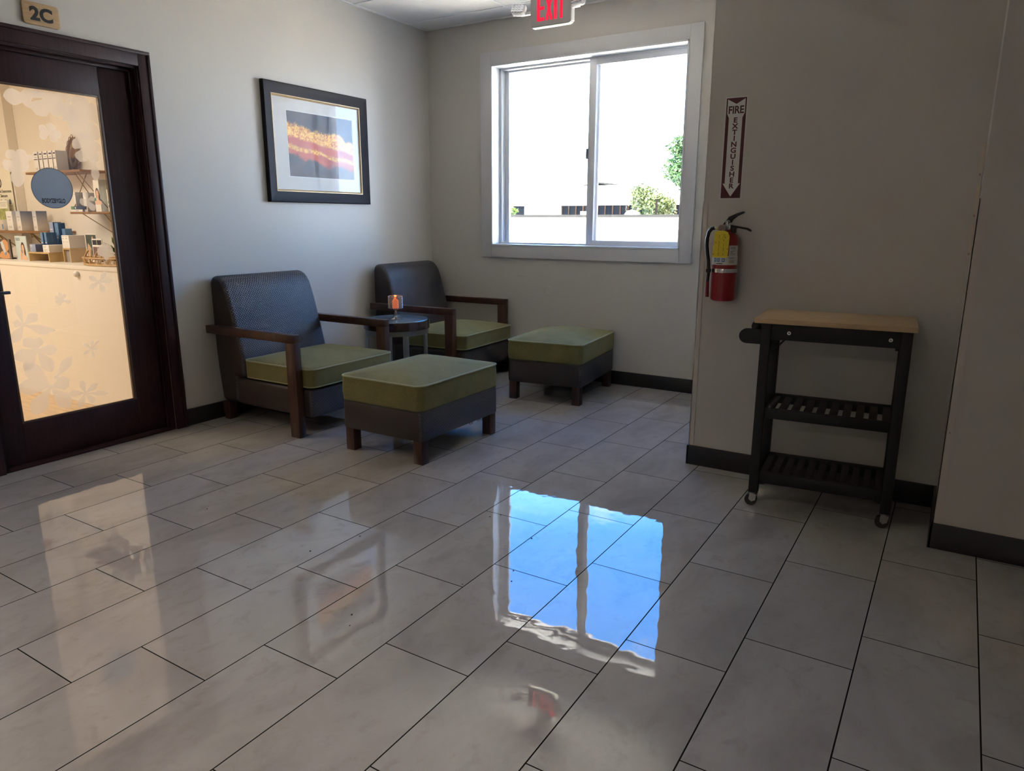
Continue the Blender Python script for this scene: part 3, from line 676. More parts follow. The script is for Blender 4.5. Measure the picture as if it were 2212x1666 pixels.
for k in range(26):
    y = random.uniform(.05, .26); l = random.uniform(.003, .014); x = .277
    fr_.tube([(x, y, .131), (x + random.uniform(-.004, .004), y + random.uniform(-.006, .006), .131 - l * .6), (x + random.uniform(-.004, .004), y + random.uniform(-.01, .01), .131 - l)], .0008, 4)
fo = fr_.build('frayed_thread', mat('black frayed thread', (.01, .01, .01), .8), ot1); fo['kind'] = 'stuff'
ottoman('green-topped ottoman under the window, in front of the far armchair', (1.550, -.457, 0), math.radians(6), 'green-topped ottomans before the armchairs')

# ------------------------------------------------------------------ round side table
tb_ = thing('side_table', 'round side table with glass top between the two armchairs', 'side table', (.586, -1.175, 0))
tr2 = .235
rimw = mat('dark glossy table wood', (.035, .012, .010), .18, coat=.5)
B().lathe([(tr2 - .012, .498), (tr2, .498), (tr2, .553), (tr2 - .002, .557), (tr2 - .010, .557), (tr2 - .012, .552)], n=72).lathe([(0, .530), (tr2 - .011, .530), (tr2 - .011, .545), (0, .545)], n=48).build('wood_rim', rimw, tb_)
gt = bpy.data.materials.new('frosted blue-grey table glass'); gt.use_nodes = True
_p = gt.node_tree.nodes['Principled BSDF']; _p.inputs['Base Color'].default_value = (.13, .20, .23, 1); _p.inputs['Roughness'].default_value = .10; _p.inputs['IOR'].default_value = 1.7
B().lathe([(0, .5455), (tr2 - .014, .5455), (tr2 - .0125, .549), (tr2 - .0125, .557), (tr2 - .015, .560), (0, .560)], n=72).build('glass_top', gt, tb_)
B().lathe([(tr2 - .014, .462), (tr2 - .010, .462), (tr2 - .010, .498), (tr2 - .014, .498), (tr2 - .014, .462)], n=72).build('metal_band', chrome_m, tb_)
for k in range(4):
    a = math.radians(-33 + 90 * k)
    B().box(tr2 - .034, tr2 - .014, -.019, .019, 0, .470, bev=.0015).build('leg', chrome_m, tb_, M=Matrix.Rotation(a, 4, 'Z'))
B().lathe([(tr2 - .060, .0), (tr2 - .014, .0), (tr2 - .014, .010), (tr2 - .060, .010), (tr2 - .060, 0)], n=60).build('floor_ring', chrome_m, tb_)

# candle holder
ch = thing('candle_holder', 'mosaic glass candle holder glowing orange on the side table', 'candle holder', (.600, -1.198, .560))
cg = glass('clear cast glass', (.93, .90, .86), 1.8, .05)
B().lathe([(0, 0), (.046, 0), (.047, .003), (.030, .008), (.012, .014), (.008, .022), (.007, .030), (.0115, .040), (.011, .050), (.007, .058), (.0075, .064), (.018, .070), (.030, .073), (0, .073)], n=28).build('stem', mat('polished glass stem', (.42, .36, .30), .12, .85), ch)
B().lathe([(.003, .073), (.046, .074), (.049, .080), (.049, .160), (.0475, .163), (.0465, .160), (.0465, .080), (.003, .077)], n=36).build('cup', candle_glass, ch)
mo = B(); random.seed(2)
rows = 7
for r_i in range(rows):
    z = .084 + .0118 * r_i
    for k in range(22):
        a = 2 * pi * (k + .5 * (r_i % 2)) / 22
        pts = [(a + .123 * math.cos(q), z + .0056 * math.sin(q)) for q in [pi / 6 + pi / 3 * j for j in range(6)]]
        mo.tube([(.0500 * math.cos(aa), .0500 * math.sin(aa), zz_) for aa, zz_ in pts], .0009, 4, closed=True)
mo.lathe([(.048, .160), (.0505, .160), (.0505, .165), (.048, .165), (.048, .160)], n=36)
mo.build('silver_lattice', mat('silver lattice', (.72, .66, .62), .22, .9), ch)
B().lathe([(0, .078), (.021, .078), (.022, .09), (.022, .130), (.016, .140), (.006, .146), (0, .147)], n=24).build('candle', mat('orange wax', (.8, .25, .08), .5, emit=(1.0, .20, .05), estr=.55), ch)
B().sphere((0, 0, .157), .008, (1, 1, 1.4), 12).build('flame', mat('orange flame bulb', (1, .3, .05), .4, emit=(1.0, .13, .02), estr=2.0), ch)
light('candle_light', 'POINT', (.600, -1.198, .735), .10, (1, .35, .12), .01)

# ------------------------------------------------------------------ rolling trolley
ct = thing('kitchen_trolley', 'black rolling trolley with wooden top against the right wall', 'trolley', (3.270, -1.942, 0), math.radians(4))
oak = mat('pale butcher block wood', (.55, .38, .21), .5, var=(7, .16, (1.0, 14, 1)), bump=(60, .0002, (.1, 1, 1)))
B().box(-.028, .580, -.018, .345, .826, .847, bev=.0025).build('top', oak, ct)
Lx, Dy = .566, .333
for x in (0, Lx - .040):
    for y in (0, Dy - .040):
        B().box(x, x + .040, y, y + .040, .064, .8255, bev=.002).build('leg', black_m, ct)
ap = B().box(.040, Lx - .040, .006, .026, .757, .8255, bev=.0015).box(.040, Lx - .040, Dy - .026, Dy - .006, .757, .8255, bev=.0015)
ap.box(.006, .026, .040, Dy - .040, .757, .8255, bev=.0015).box(Lx - .026, Lx - .006, .040, Dy - .040, .757, .8255, bev=.0015)
apo = ap.build('apron', black_m, ct)
for x in (.112, Lx - .076):
    B().lathe([(0, 0), (.0035, 0), (.0035, .0025), (.0075, .0025), (.0075, 0)], n=20, M=Matrix.Translation((x, .006, .789)) @ Matrix.Rotation(pi / 2, 4, 'X')).build('bolt', steel_m, apo)
for name_, z0, z1, nsl in (('shelf', .411, .456, 10), ('shelf', .114, .165, 11)):
    sh = B().box(.040, Lx - .040, .008, .026, z0, z1, bev=.0015).box(.040, Lx - .040, Dy - .026, Dy - .008, z0, z1, bev=.0015)
    sh.box(.012, .030, .040, Dy - .040, z0, z1, bev=.0015).box(Lx - .030, Lx - .012, .040, Dy - .040, z0, z1, bev=.0015)
    so = sh.build(name_, black_m, ct)
    for k in range(nsl):
        pitch = (Lx - .060) / nsl; x = .030 + pitch * (k + .5)
        B().box(x - pitch * .31, x + pitch * .31, .026, Dy - .026, z1 - .020, z1 - .008, bev=.001).build('slat', slat_m, so)
hh = B()
for y in (0, Dy - .022):
    pts = [(.002, .734)] + [(-.058 + .0315 * math.cos(a), .7655 + .0315 * math.sin(a)) for a in [math.radians(270 - 18 * k) for k in range(11)]] + [(.002, .797)]
    hh.prism(pts, 'y', y, y + .022, bev=.002)
hh.cyl((-.058, .01, .7655), (-.058, Dy - .01, .7655), .011, 16)
hh.build('handle', black_m, ct)
B().tube([(.040, .03, .75), (.046, .03, .722), (.062, .03, .716), (.082, .03, .742), (.095, .03, .757)], .004, 8).build('hook', black_m, ct)
B().box(Lx - .052, Lx - .040, Dy - .06, Dy - .045, .705, .72).build('catch', black_m, ct)
for x in (.020, Lx - .020):
    for y in (.020, Dy - .020):
        cs_ = B().cyl((x, y, .056), (x, y, .066), .017, 16)
        cs_.prism([(x - .016, .030), (x - .004, .020), (x + .012, .028), (x + .016, .056), (x - .014, .058)], 'y', y - .016, y - .013).prism([(x - .016, .030), (x - .004, .020), (x + .012, .028), (x + .016, .056), (x - .014, .058)], 'y', y + .013, y + .016)
        co = cs_.build('caster', chrome_m, ct, M=Matrix.Identity(4))
        B().cyl((x - .008, y - .0115, .0265), (x - .008, y + .0115, .0265), .0262, 28).build('wheel', rubber_m, co)

# grit on the floor
gr = B(); random.seed(5)
for x, y in ((2.70, -3.02), (2.735, -3.09), (2.39, -2.62), (2.36, -2.66), (2.02, -3.1), (2.41, -3.55), (2.5, -3.55), (2.45, -3.6), (1.95, -3.3), (1.25, -3.25), (2.62, -2.75), (2.9, -2.9), (2.6, -3.2), (2.2, -2.3), (2.25, -2.3)):
    gr.sphere((x, y, .001), random.uniform(.0012, .0035), (1, 1.3, .6), 6)
gro = gr.build('grit', mat('dark grit', (.02, .018, .018), .9)); gro['kind'] = 'stuff'; gro['label'] = 'dark specks of grit scattered on the tiles'; gro['category'] = 'grit'

# ================================================================== CLINIC BEHIND THE DOOR
struct(B().box(-4.6, -.14, -1.95, -1.83, 0, 2.7).build('wall_clinic_back', clinic_m))
struct(B().box(-4.6, -2.745, -2.02, -1.951, 0, 2.6).build('wall_clinic_pier', clinic_m))
struct(B().box(-4.72, -4.6, -6, -1.83, 0, 2.7).build('wall_clinic_far', clinic_m))
struct(B().box(-4.72, -.14, -6.1, -6, 0, 2.7).build('wall_clinic_side', clinic_m))
struct(B().box(-4.72, -.14, -6, -1.95, 2.6, 2.7).build('ceiling_clinic', mat('white clinic ceiling', (.8, .78, .74), .8)))
cnt = thing('reception_counter', 'white reception counter behind the glass door', 'counter', (-1.6, -2.52, 0))
cm = mat('white painted counter', (.80, .74, .66), .5, bump=(60, .0010))
B().box(-1.6, 1.38, 0, .42, 0, .925).build('body', cm, cnt)
B().box(-1.6, 1.38, -.004, .42, .925, .951, bev=.002).build('counter_top', mat('cream counter top', (.82, .77, .69), .35), cnt)
B().sphere((.625, -.012, .897), .021, (1, .8, 1), 20).build('knob', mat('ivory knob', (.74, .70, .62), .3), cnt)

P = {}
def pm(n, c, r=.5): return mat(n, c, r)
pw = pm('white carton', (.78, .76, .73)); pb_ = pm('deep blue carton', (.035, .10, .24), .35); plb = pm('mid blue carton', (.10, .22, .42), .35); ppb = pm('periwinkle carton', (.28, .34, .52), .4)
grey_p = pm('grey carton side', (.42, .42, .44)); purp = pm('purple print', (.07, .04, .12)); inkp = pm('grey print', (.30, .29, .30)); oakr = mat('pale bamboo riser', (.55, .38, .18), .45, var=(10, .15, (6, 1, 1)))
shelfw = mat('stained shelf wood', (.26, .13, .05), .5, var=(9, .3, (1, 6, 6))); ropem = mat('brass bracket wire', (.30, .20, .08), .5, .4)
def grad_mat(name, c0, c1, z0, z1):
    m = bpy.data.materials.new(name); m.use_nodes = True; t = N(m.node_tree); p = t.n['Principled BSDF']
    sp = t.new('ShaderNodeSeparateXYZ'); t.put(sp.inputs[0], t.new('ShaderNodeTexCoord').outputs['Object'])
    t.put(p.inputs['Base Color'], t.ramp(t.math('DIVIDE', t.math('SUBTRACT', sp.outputs[2], z0), z1 - z0), [(0, c0), (1, c1)])); p.inputs['Roughness'].default_value = .45; return m
blue_fade = grad_mat('carton printed white to blue', (.72, .68, .64), (.17, .21, .33), .03, .145)
blue_fade2 = grad_mat('carton printed white to pale blue', (.78, .74, .70), (.45, .48, .56), .06, .15)
def carton(label, x, y, z, wx, dy, h, mfront, mside, group=None, prints=(), tilt=0, name='carton', cat='box'):
    """a product carton: front faces -y"""
    t = thing(name, label, cat, (x, y, z), tilt, group)
    b = B().box(0, wx, 0, dy, 0, h, bev=.0012)
    o = b.build('box', [mfront, mside], t)
    for f in o.data.polygons:
        if f.normal.x > .7: f.material_index = 1
    for nm, x0, x1, z0, z1, m in prints:
        B().box(x0, x1, -.0006, .0002, z0, z1).build(nm, m, o)
    return t
G1 = 'white and blue cartons on the lower left clinic shelf'
# lower left shelf
def wall_shelf(label, x0, x1, y0, z0, z1, group):
    t = thing('wall_shelf', label, 'shelf', (x0, -1.951, z0), 0, group)
    B().box(0, x1 - x0, y0 + 1.951, -.001, 0, z1 - z0, bev=.003).build('board', shelfw, t); return t
G0 = 'wooden wall shelves in the clinic'
s1 = wall_shelf('stained wood clinic shelf at the left, under the sunscreen sign', -3.35, -2.03, -2.165, 1.137, 1.157, G0)
for xx in (.47, 1.05):
    B().tube([(xx, -.20, 0), (xx - .09, -.03, -.16)], .005, 6).tube([(xx, -.20, 0), (xx + .13, -.01, -.20)], .005, 6).tube([(xx - .01, -.205, -.002), (xx + .02, -.21, -.03), (xx + .05, -.205, -.004)], .004, 6).build('bracket', ropem, s1)
s2 = wall_shelf('stained wood clinic shelf on the right beside the door edge', -1.672, -1.10, -2.16, 1.285, 1.300, G0)
B().tube([(.16, -.20, 0), (.36, -.004, -.205)], .0032, 6).tube([(.26, -.10, 0), (.36, -.004, -.205)], .0032, 6).tube([(.37, -.12, 0), (.36, -.004, -.22)], .0032, 6).tube([(.02, -.205, 0), (.0, -.05, .30)], .003, 6).tube([(.40, -.18, 0), (.52, -.03, -.13)], .0015, 6).build('bracket', ropem, s2)
s3 = wall_shelf('highest stained wood clinic shelf carrying the woven fan', -2.238, -1.470, -2.16, 1.580, 1.596, G0)
B().tube([(.66, -.19, 0), (.60, -.01, -.25)], .003, 6).tube([(.70, -.19, 0), (.72, -.01, -.25)], .003, 6).build('bracket', ropem, s3)
for k, (x, wx, side, dy, lb_) in enumerate(((-2.670, .097, blue_fade2, .09, 'leftmost white carton on the lower left shelf'), (-2.510, .070, blue_fade, .09, 'white carton with blue-grey side, second from the left on the lower shelf'), (-2.400, .040, blue_fade, .07, 'narrow pale blue carton standing back on the lower left shelf'), (-2.250, .058, blue_fade, .08, 'white to blue carton alone at the right end of the lower shelf'))):
    carton(lb_, x, -2.150 if k != 2 else -2.075, 1.1572, wx, dy, .152, blue_fade2 if k != 0 else pw, side, G1, [('print_line', wx * .2, wx * .8, .105, .110, inkp), ('print_line', wx * .3, wx * .7, .082, .0845, inkp), ('print_line', wx * .2, wx * .75, .03, .033, inkp), ('print_line', wx * .2, wx * .75, .022, .025, inkp)])
# shop sign and card on the shelf
sg = thing('shelf_sign', 'cream cardboard sunscreen sign standing on the lower left shelf', 'sign', (-3.065, -2.034, 1.157))
sgo = B().box(-.10, .305, 0, .004, .06, .50).box(-.10, .305, 0, .006, 0, .07).build('panel', pm('cream sign card', (.80, .76, .62)), sg)
text('lettering', 'TiZO', .125, (.012, -.001, .345), YN, black_ink, sgo, sx=.92)
text('lettering', 'Mineral Sunscreens', .036, (.150, -.001, .305), YN, black_ink, sgo, sx=.98)
text('lettering', '& Skincare', .036, (.135, -.001, .268), YN, black_ink, sgo, sx=.98)
for k in range(4): B().cyl((.02 + .073 * k, 0, .230), (.02 + .073 * k, -.001, .230), .021, 20).box(-.02 + .073 * k, .05 + .073 * k, -.001, 0, .196, .199).build('badge', pm('slate badge', (.10, .13, .18)), sgo)
cd_ = thing('display_card', 'white display card with green plant print behind the shelf cartons', 'card', (-2.845, -2.085, 1.157))
co_ = B().box(-.08, .075, 0, .012, .04, .243).box(-.08, .075, 0, .04, 0, .045).build('panel', pm('white display card', (.78, .77, .66)), cd_)
B().box(-.055, .055, -.001, 0, .218, .222).box(-.04, .05, -.001, 0, .204, .2065).box(-.04, .05, -.001, 0, .194, .1965).build('print_line', inkp, co_)
pgm = mat('green and brown plant print', (.35, .38, .14), .6, var=(40, .6))
B().box(-.078, .072, -.0012, 0, .05, .175).build('plant_print', pgm, co_)
carton('small white jar carton at the left end of the lower shelf', -2.80, -2.155, 1.1572, .075, .06, .085, pm('beige carton', (.60, .52, .44)), pw, G1, [('print_block', .05, .07, .01, .05, plb)])
# right shelf
carton('flat green and navy carton lying on the right shelf', -1.667, -2.150, 1.3172, .182, .10, .022, pm('navy carton', (.02, .04, .12)), pm('dark carton end', (.10, .10, .12)), None, [('print_block', .0, .040, .001, .021, pm('green print', (.12, .28, .14))), ('print_block', .052, .066, .005, .017, pw)])
carton('flat white carton under the green and navy one', -1.667, -2.150, 1.3002, .150, .10, .0165, pw, grey_p, None, [('print_line', .06, .10, .006, .010, inkp)])
carton('thin tall white carton standing on the right shelf near its left end', -1.672, -2.120, 1.3396, .025, .075, .102, pw, grey_p, None, [('print_line', .005, .020, .085, .088, inkp)])
carton('white carton with thin navy line on the right shelf', -1.515, -2.135, 1.3002, .040, .08, .135, pw, grey_p, None, [('navy_line', .0, .040, .034, .0365, purp)])
br = thing('brochure_holder', 'clear brochure holder with a portrait leaflet on the right shelf', 'brochure holder', (-1.318, -2.14, 1.3002))
B().box(0, .090, .0, .085, 0, .218, bev=.001).build('stand', glass('smoky acrylic', (.72, .76, .76), 1.5), br)
lf = B().box(-.030, .040, -.004, -.001, .0, .218).build('leaflet', pm('white leaflet', (.76, .73, .66)), br)
def person_print(par, cx, z0, h, y, hair, skin, name='portrait_print'):
    """flat printed portrait: hair, face, shoulders"""
    def ell(b, x, z, rx, rz, yy, mi=0): b.polys([[(x + rx * math.cos(a), yy, z + rz * math.sin(a)) for a in [2 * pi * k / 24 for k in range(24)]]], mi)
    b = B(); ell(b, cx, z0 + h * .62, h * .20, h * .33, y - .0002, 0); ell(b, cx + h * .10, z0 + h * .42, h * .15, h * .34, y - .00021, 0)
    ell(b, cx - h * .01, z0 + h * .60, h * .135, h * .215, y - .0006, 1)
    b.polys([[(cx - .07 * h, y - .0005, z0 + .5 * h), (cx + .07 * h, y - .0005, z0 + .5 * h), (cx + .09 * h, y - .0005, z0 + .27 * h), (cx + .33 * h, y - .0005, z0 + .15 * h), (cx + .36 * h, y - .0005, z0), (cx - .34 * h, y - .0005, z0), (cx - .30 * h, y - .0005, z0 + .16 * h), (cx - .08 * h, y - .0005, z0 + .27 * h)]], 1)
    for sx in (-1, 1): ell(b, cx - h * .01 + sx * h * .055, z0 + h * .64, h * .022, h * .012, y - .0009, 2)
    ell(b, cx - h * .01, z0 + h * .50, h * .045, h * .014, y - .0009, 3)
    return b.build(name, [pm('auburn hair print', hair), pm('skin tone print', skin), black_ink, pm('lip print', (.40, .10, .08))], par)
person_print(lf, .012, .05, .12, -.0042, (.08, .04, .03), (.72, .45, .30))
B().polys([[(-.02 + .012 * math.cos(a), -.0045, .085 + .012 * math.sin(a)) for a in [2 * pi * k / 16 for k in range(16)]]]).build('print_block', pm('teal print', (.05, .22, .16)), lf)
carton('white carton with blue squares at the right shelf end by the door edge', -1.205, -2.135, 1.3002, .055, .06, .150, pw, pw, None, [('print_block', .008, .040, .055, .072, plb), ('print_block', .006, .042, .03, .045, plb)])
# top shelf cartons
G3 = 'white purple-printed cartons on the highest shelf'
for k, (x, wx, lb_) in enumerate(((-2.125, .062, 'white purple-printed carton, leftmost on the highest shelf'), (-2.045, .046, 'narrow white purple-printed carton, second from left on the highest shelf'), (-1.985, .060, 'white purple-printed carton in the middle of the highest shelf'), (-1.912, .055, 'white purple-printed carton, fourth from left on the highest shelf'), (-1.845, .040, 'white purple-printed carton with grey side beside the woven fan'))):
    carton(lb_, x, -2.140, 1.5962, wx, .085, .146, pw, grey_p, G3, [('purple_band', .004, wx - .004, .088, .094, purp), ('purple_block', wx * .25, wx * .9, .122, .132, purp), ('print_line', wx * .3, wx * .8, .104, .108, inkp), ('print_line', wx * .25, wx * .8, .025, .029, inkp), ('print_line', wx * .25, wx * .7, .016, .019, inkp)])
fn = thing('woven_fan', 'round brown woven fan leaning on the highest shelf', 'woven decor', (-1.895, -2.00, 1.5962))
wick = mat('brown wicker', (.18, .085, .030), .6); wickl = mat('pale wicker', (.45, .30, .14), .6)
fb = B(); tl = lambda x, z: (x, .02 + .03 * (z / .27), z)
for ring, (rx, rz) in enumerate(((.085, .125), (.074, .112), (.062, .098), (.030, .05), (.018, .03))):
    fb.tube([tl(rx * math.cos(a), .128 + rz * math.sin(a)) for a in [2 * pi * k / 40 for k in range(40)]], .005 if ring < 3 else .006, 6, closed=True)
for k in range(18):
    a = 2 * pi * k / 18; fb.tube([tl((.088 + .016 * math.sin(q)) * math.cos(a + (q / pi - .5) * .5), .13 + (.128 + .022 * math.sin(q)) * math.sin(a + (q / pi - .5) * .5) + 0.0) for q in [pi * j / 8 for j in range(9)]], .0025, 5)
fb.lathe([(0, 0), (.030, 0), (.030, .004), (0, .004)], n=24, M=Matrix.Translation(tl(0, .128)) @ Matrix.Rotation(pi / 2, 4, 'X') @ Matrix.Diagonal((1, 1.6, 1, 1)))
fb.build('woven_body', wick, fn)
fp = B()
for k in range(36):
    a = 2 * pi * k / 36; fp.tube([tl(.030 * math.cos(a), .128 + .05 * math.sin(a)), tl(.060 * math.cos(a), .128 + .096 * math.sin(a))], .002, 5)
fp.build('spokes', wickl, fn)

# counter things
CT = .9512
def riser(label, x, y, w_, d_, h_):
    t = tag(B().box(x, x + w_, y, y + d_, CT + h_ - .010, CT + h_, bev=.001).box(x, x + .010, y, y + d_, CT, CT + h_ - .010).box(x + w_ - .010, x + w_, y, y + d_, CT, CT + h_ - .010).build('display_riser', oakr), label, 'riser', 'bamboo display risers on the counter'); return t
riser('low long bamboo riser on the counter under the white and blue boxes', -1.800, -2.425, .290, .145, .066)
riser('taller bamboo riser with a grey panel under the large white carton', -1.437, -2.365, .097, .12, .098)
tag(B().box(-1.426, -1.352, -2.350, -2.344, CT, CT + .086).build('grey_panel', pm('grey felt panel', (.30, .27, .25), .9)), 'grey panel standing inside the taller bamboo riser', 'panel')
riser('rear bamboo riser behind the large white carton', -1.62, -2.215, .19, .08, .098)
G4 = 'blue cartons on the counter'
H = CT + .0662
carton('periwinkle and navy carton lying at the front of the low riser', -1.795, -2.410, H, .080, .075, .054, ppb, pm('navy blue carton side', (.07, .09, .20), .4), G4, [('print_line', .008, .040, .042, .046, pw), ('print_line', .008, .030, .034, .036, pw), ('print_block', .010, .016, .008, .015, pw)])
carton('wide white carton at the front right of the low riser', -1.592, -2.420, H, .084, .138, .052, pw, pm('cream carton side', (.62, .56, .48)), None, [('print_line', .012, .05, .040, .042, inkp), ('print_line', .012, .04, .034, .0355, inkp), ('print_line', .012, .06, .020, .0215, inkp), ('print_block', .020, .032, .010, .013, black_ink)])
carton('deep blue carton, left one of the standing pair', -1.793, -2.330, H, .034, .07, .136, plb, pb_, G4, [('print_line', .005, .025, .06, .066, pw)])
carton('deep blue carton, right one of the standing pair', -1.737, -2.330, H, .030, .072, .136, plb, pb_, G4, [('print_line', .005, .025, .06, .066, pw)])
carton('tallest pale blue carton behind the deep blue pair', -1.832, -2.240, CT, .055, .06, .275, ppb, pb_, G4, [('print_line', .01, .04, .22, .225, pw)])
carton('tall blue carton in the middle of the counter group', -1.767, -2.235, CT, .050, .05, .270, plb, pb_, G4, [('print_line', .005, .04, .16, .166, pw)])
carton('shorter blue carton at the right of the tall ones', -1.700, -2.222, CT, .045, .05, .228, plb, plb, G4, [('print_line', .005, .03, .16, .166, pw)])
carton('large white carton printed with fine lines on the taller riser', -1.437, -2.362, CT + .0984, .095, .115, .088, pw, pm('cream carton side', (.62, .56, .48)), None, [('print_block', .012, .026, .064, .067, black_ink), ('print_block', .056, .070, .064, .067, black_ink), ('print_line', .008, .035, .078, .080, inkp), ('print_line', .05, .08, .078, .080, inkp), ('print_line', .01, .035, .042, .044, inkp), ('print_line', .055, .08, .042, .044, inkp)])
# posters on the counter
po = thing('counter_poster', 'dark poster of a hand holding a tube at the left end of the counter', 'poster', (-2.255, -2.38, CT), 0, 'portrait posters on the counter')
pp = B().box(-.10, .098, 0, .012, 0, .147, bev=.001).box(-.06, .06, .012, .05, 0, .01).build('panel', [pm('dark poster card', (.07, .05, .04))], po)
B().polys([[(.02 + .062 * math.cos(a), -.0006, .10 + .045 * math.sin(a)) for a in [2 * pi * k / 24 for k in range(24)]]]).polys([[(.0 + .085 * math.cos(a), -.0007, .012 + .05 * math.sin(a) * (1 if math.sin(a) > 0 else .2)) for a in [2 * pi * k / 24 for k in range(24)]]]).build('hand_print', pm('orange skin print', (.62, .30, .12)), pp)
B().polys([[(-.045, -.0012, .125), (-.005, -.0012, .135), (.030, -.0012, .045), (.0, -.0012, .035)]]).build('tube_print', pm('pale blue tube print', (.55, .62, .68)), pp)
B().polys([[(.0, -.0014, .045), (.030, -.0014, .055), (.034, -.0014, .035), (.004, -.0014, .025)]]).build('cap_print', pm('blue cap print', (.20, .26, .42)), pp)
B().box(.072, .098, -.0008, 0, 0, .146).build('print_block', pm('brown strip print', (.16, .13, .11)), pp)
po2 = thing('counter_poster', 'pale blue poster of a smiling person with long auburn hair', 'poster', (-2.03, -2.36, CT), 0, 'portrait posters on the counter')
pp2 = B().box(-.083, .083, 0, .006, 0, .174, bev=.001).box(-.06, .06, .006, .05, 0, .01).build('panel', [pm('pale blue poster card', (.56, .64, .64))], po2)
text('lettering', 'TiZO', .028, (-.040, -.0006, .140), YN, pm('slate print', (.08, .11, .16)), pp2)
person_print(pp2, .022, .001, .135, -.0005, (.13, .035, .015), (.62, .32, .20))
B().polys([[(-.035, -.0018, .0), (-.012, -.0018, .0), (-.010, -.0018, .03), (.000, -.0018, .045), (-.010, -.0018, .075), (-.018, -.0018, .070), (-.024, -.0018, .04)]]).build('hand_print', pm('skin tone print', (.62, .32, .20)), pp2)
# cards, plant, tray
c1 = thing('photo_card', 'white-edged photo card of a person leaning behind the rattan tray', 'card', (-1.175, -2.30, CT), 0)
cp = B().box(-.075, .070, 0, .003, .0, .198).build('panel', pm('white card', (.78, .74, .68)), c1)
B().box(-.066, .062, -.0006, 0, .03, .192).build('photo_print', mat('dark green photo print', (.05, .07, .05), .5, var=(18, .5)), cp)
B().polys([[(-.060, -.0012, .03), (-.055, -.0012, .10), (-.045, -.0012, .135), (-.025, -.0012, .12), (-.008, -.0012, .10), (-.005, -.0012, .055), (.01, -.0012, .03)]]).polys([[(.010, -.0012, .15), (.030, -.0012, .155), (.026, -.0012, .180), (.012, -.0012, .180)]]).build('figure_print', pm('tan skin print', (.55, .34, .20)), cp)
c2 = thing('leaflet_stand', 'black and white leaflet pair standing in front of the photo card', 'leaflet stand', (-1.075, -2.318, CT), 0)
cq = B().box(-.060, .062, 0, .004, 0, .166).box(-.04, .04, .004, .012, 0, .01).build('panel', pm('white card', (.78, .74, .68)), c2)
B().box(-.053, -.002, -.0006, 0, .125, .158).box(.003, .056, -.0006, 0, .125, .158).box(-.055, .0, -.0006, 0, .0, .05).box(.004, .058, -.0006, 0, .0, .05).build('print_block', black_ink, cq)
B().box(-.053, -.002, -.0005, 0, .052, .112).box(.003, .056, -.0005, 0, .052, .112).build('photo_print', mat('brown photo print', (.16, .08, .06), .5, var=(60, .7)), cq)
plt = thing('small_plant', 'small green plant with pointed leaves behind the rattan tray', 'plant', (-.96, -2.26, CT), 0)
B().lathe([(0, 0), (.022, 0), (.028, .06), (.024, .06), (0, .055)], n=20).build('pot', pw, plt)
lv = B(); random.seed(12); gm = mat('green leaf', (.05, .16, .03), .5, var=(30, .4))
for k in range(26):
    a = random.uniform(0, 2 * pi); el = random.uniform(.1, 1.2); L_ = random.uniform(.06, .13); d = Vector((math.cos(a) * math.cos(el), math.sin(a) * math.cos(el), math.sin(el))); s_ = Vector((-math.sin(a), math.cos(a), 0)) * .011; o_ = Vector((0, 0, .055 + random.uniform(0, .06)))
    lv.polys([[o_, o_ + d * L_ * .4 + s_, o_ + d * L_ + Vector((0, 0, -.015))], [o_, o_ + d * L_ + Vector((0, 0, -.015)), o_ + d * L_ * .4 - s_]])
lv.build('foliage', gm, plt)
rt = thing('rattan_tray', 'oval rattan tray with arched sides on the counter edge', 'tray', (-.80, -2.412, CT), 0)
ratt = mat('golden rattan', (.50, .31, .12), .45, var=(60, .25)); rx, ry = .235, .088
rb_ = B(); E_ = lambda a, z, k=1.0: (rx * k * math.cos(a), ry * k * math.sin(a), z)
AA = [2 * pi * k / 60 for k in range(60)]
rb_.tube([E_(a, .006) for a in AA], .006, 8, closed=True).tube([E_(a, .012) for a in AA], .004, 8, closed=True).tube([E_(a, .050, 1.03) for a in AA], .006, 8, closed=True)
rb_.lathe([(0, .002), (.98, .002), (.98, .006), (0, .006)], n=48, M=Matrix.Diagonal((rx, ry, 1, 1)))
for k in range(16):
    a0 = 2 * pi * k / 16; rb_.tube([E_(a0 + .34 * (q / pi - .5), .010 + .034 * math.sin(q), 1.01) for q in [pi * j / 8 for j in range(9)]], .0032, 6)
    rb_.tube([E_(a0 + .196, .01, 1.01), E_(a0 + .196, .05, 1.03)], .003, 6)
rb_.build('basketry', ratt, rt)
for sx in (-1, 1):
    B().tube([(sx * .06 - .02 + (.035 * math.cos(q)) * -sx * -1, -.085 + .02 * math.sin(q), .050 + .052 * math.sin(q)) for q in [pi * j / 10 for j in range(11)]], .006, 8).build('handle', ratt, rt)
G5 = 'small white jars inside the rattan tray'
for k, (x, lb_) in enumerate(((-.115, 'small white jar at the left of the rattan tray'), (-.02, 'small white jar in the middle of the rattan tray'), (.07, 'small white jar near the right of the rattan tray'))):
    j = thing('jar', lb_, 'jar', (-.80 + x, -2.41, CT + .0062), 0, G5)
    B().lathe([(0, 0), (.013, 0), (.014, .004), (.014, .022), (.010, .026), (0, .026)], n=18).build('glass_body', pw, j)
    B().lathe([(0, .026), (.011, .026), (.011, .036), (0, .036)], n=18).build('lid', black_ink, j)
rp = tag(B().box(-3.30, -2.945, -2.03, -2.021, 1.69, 1.82, bev=.001).build('wall_picture', [mat('orange and green print', (.35, .14, .05), .5, var=(14, .7))]), 'orange and green wall picture at the left edge of the door glass', 'picture')

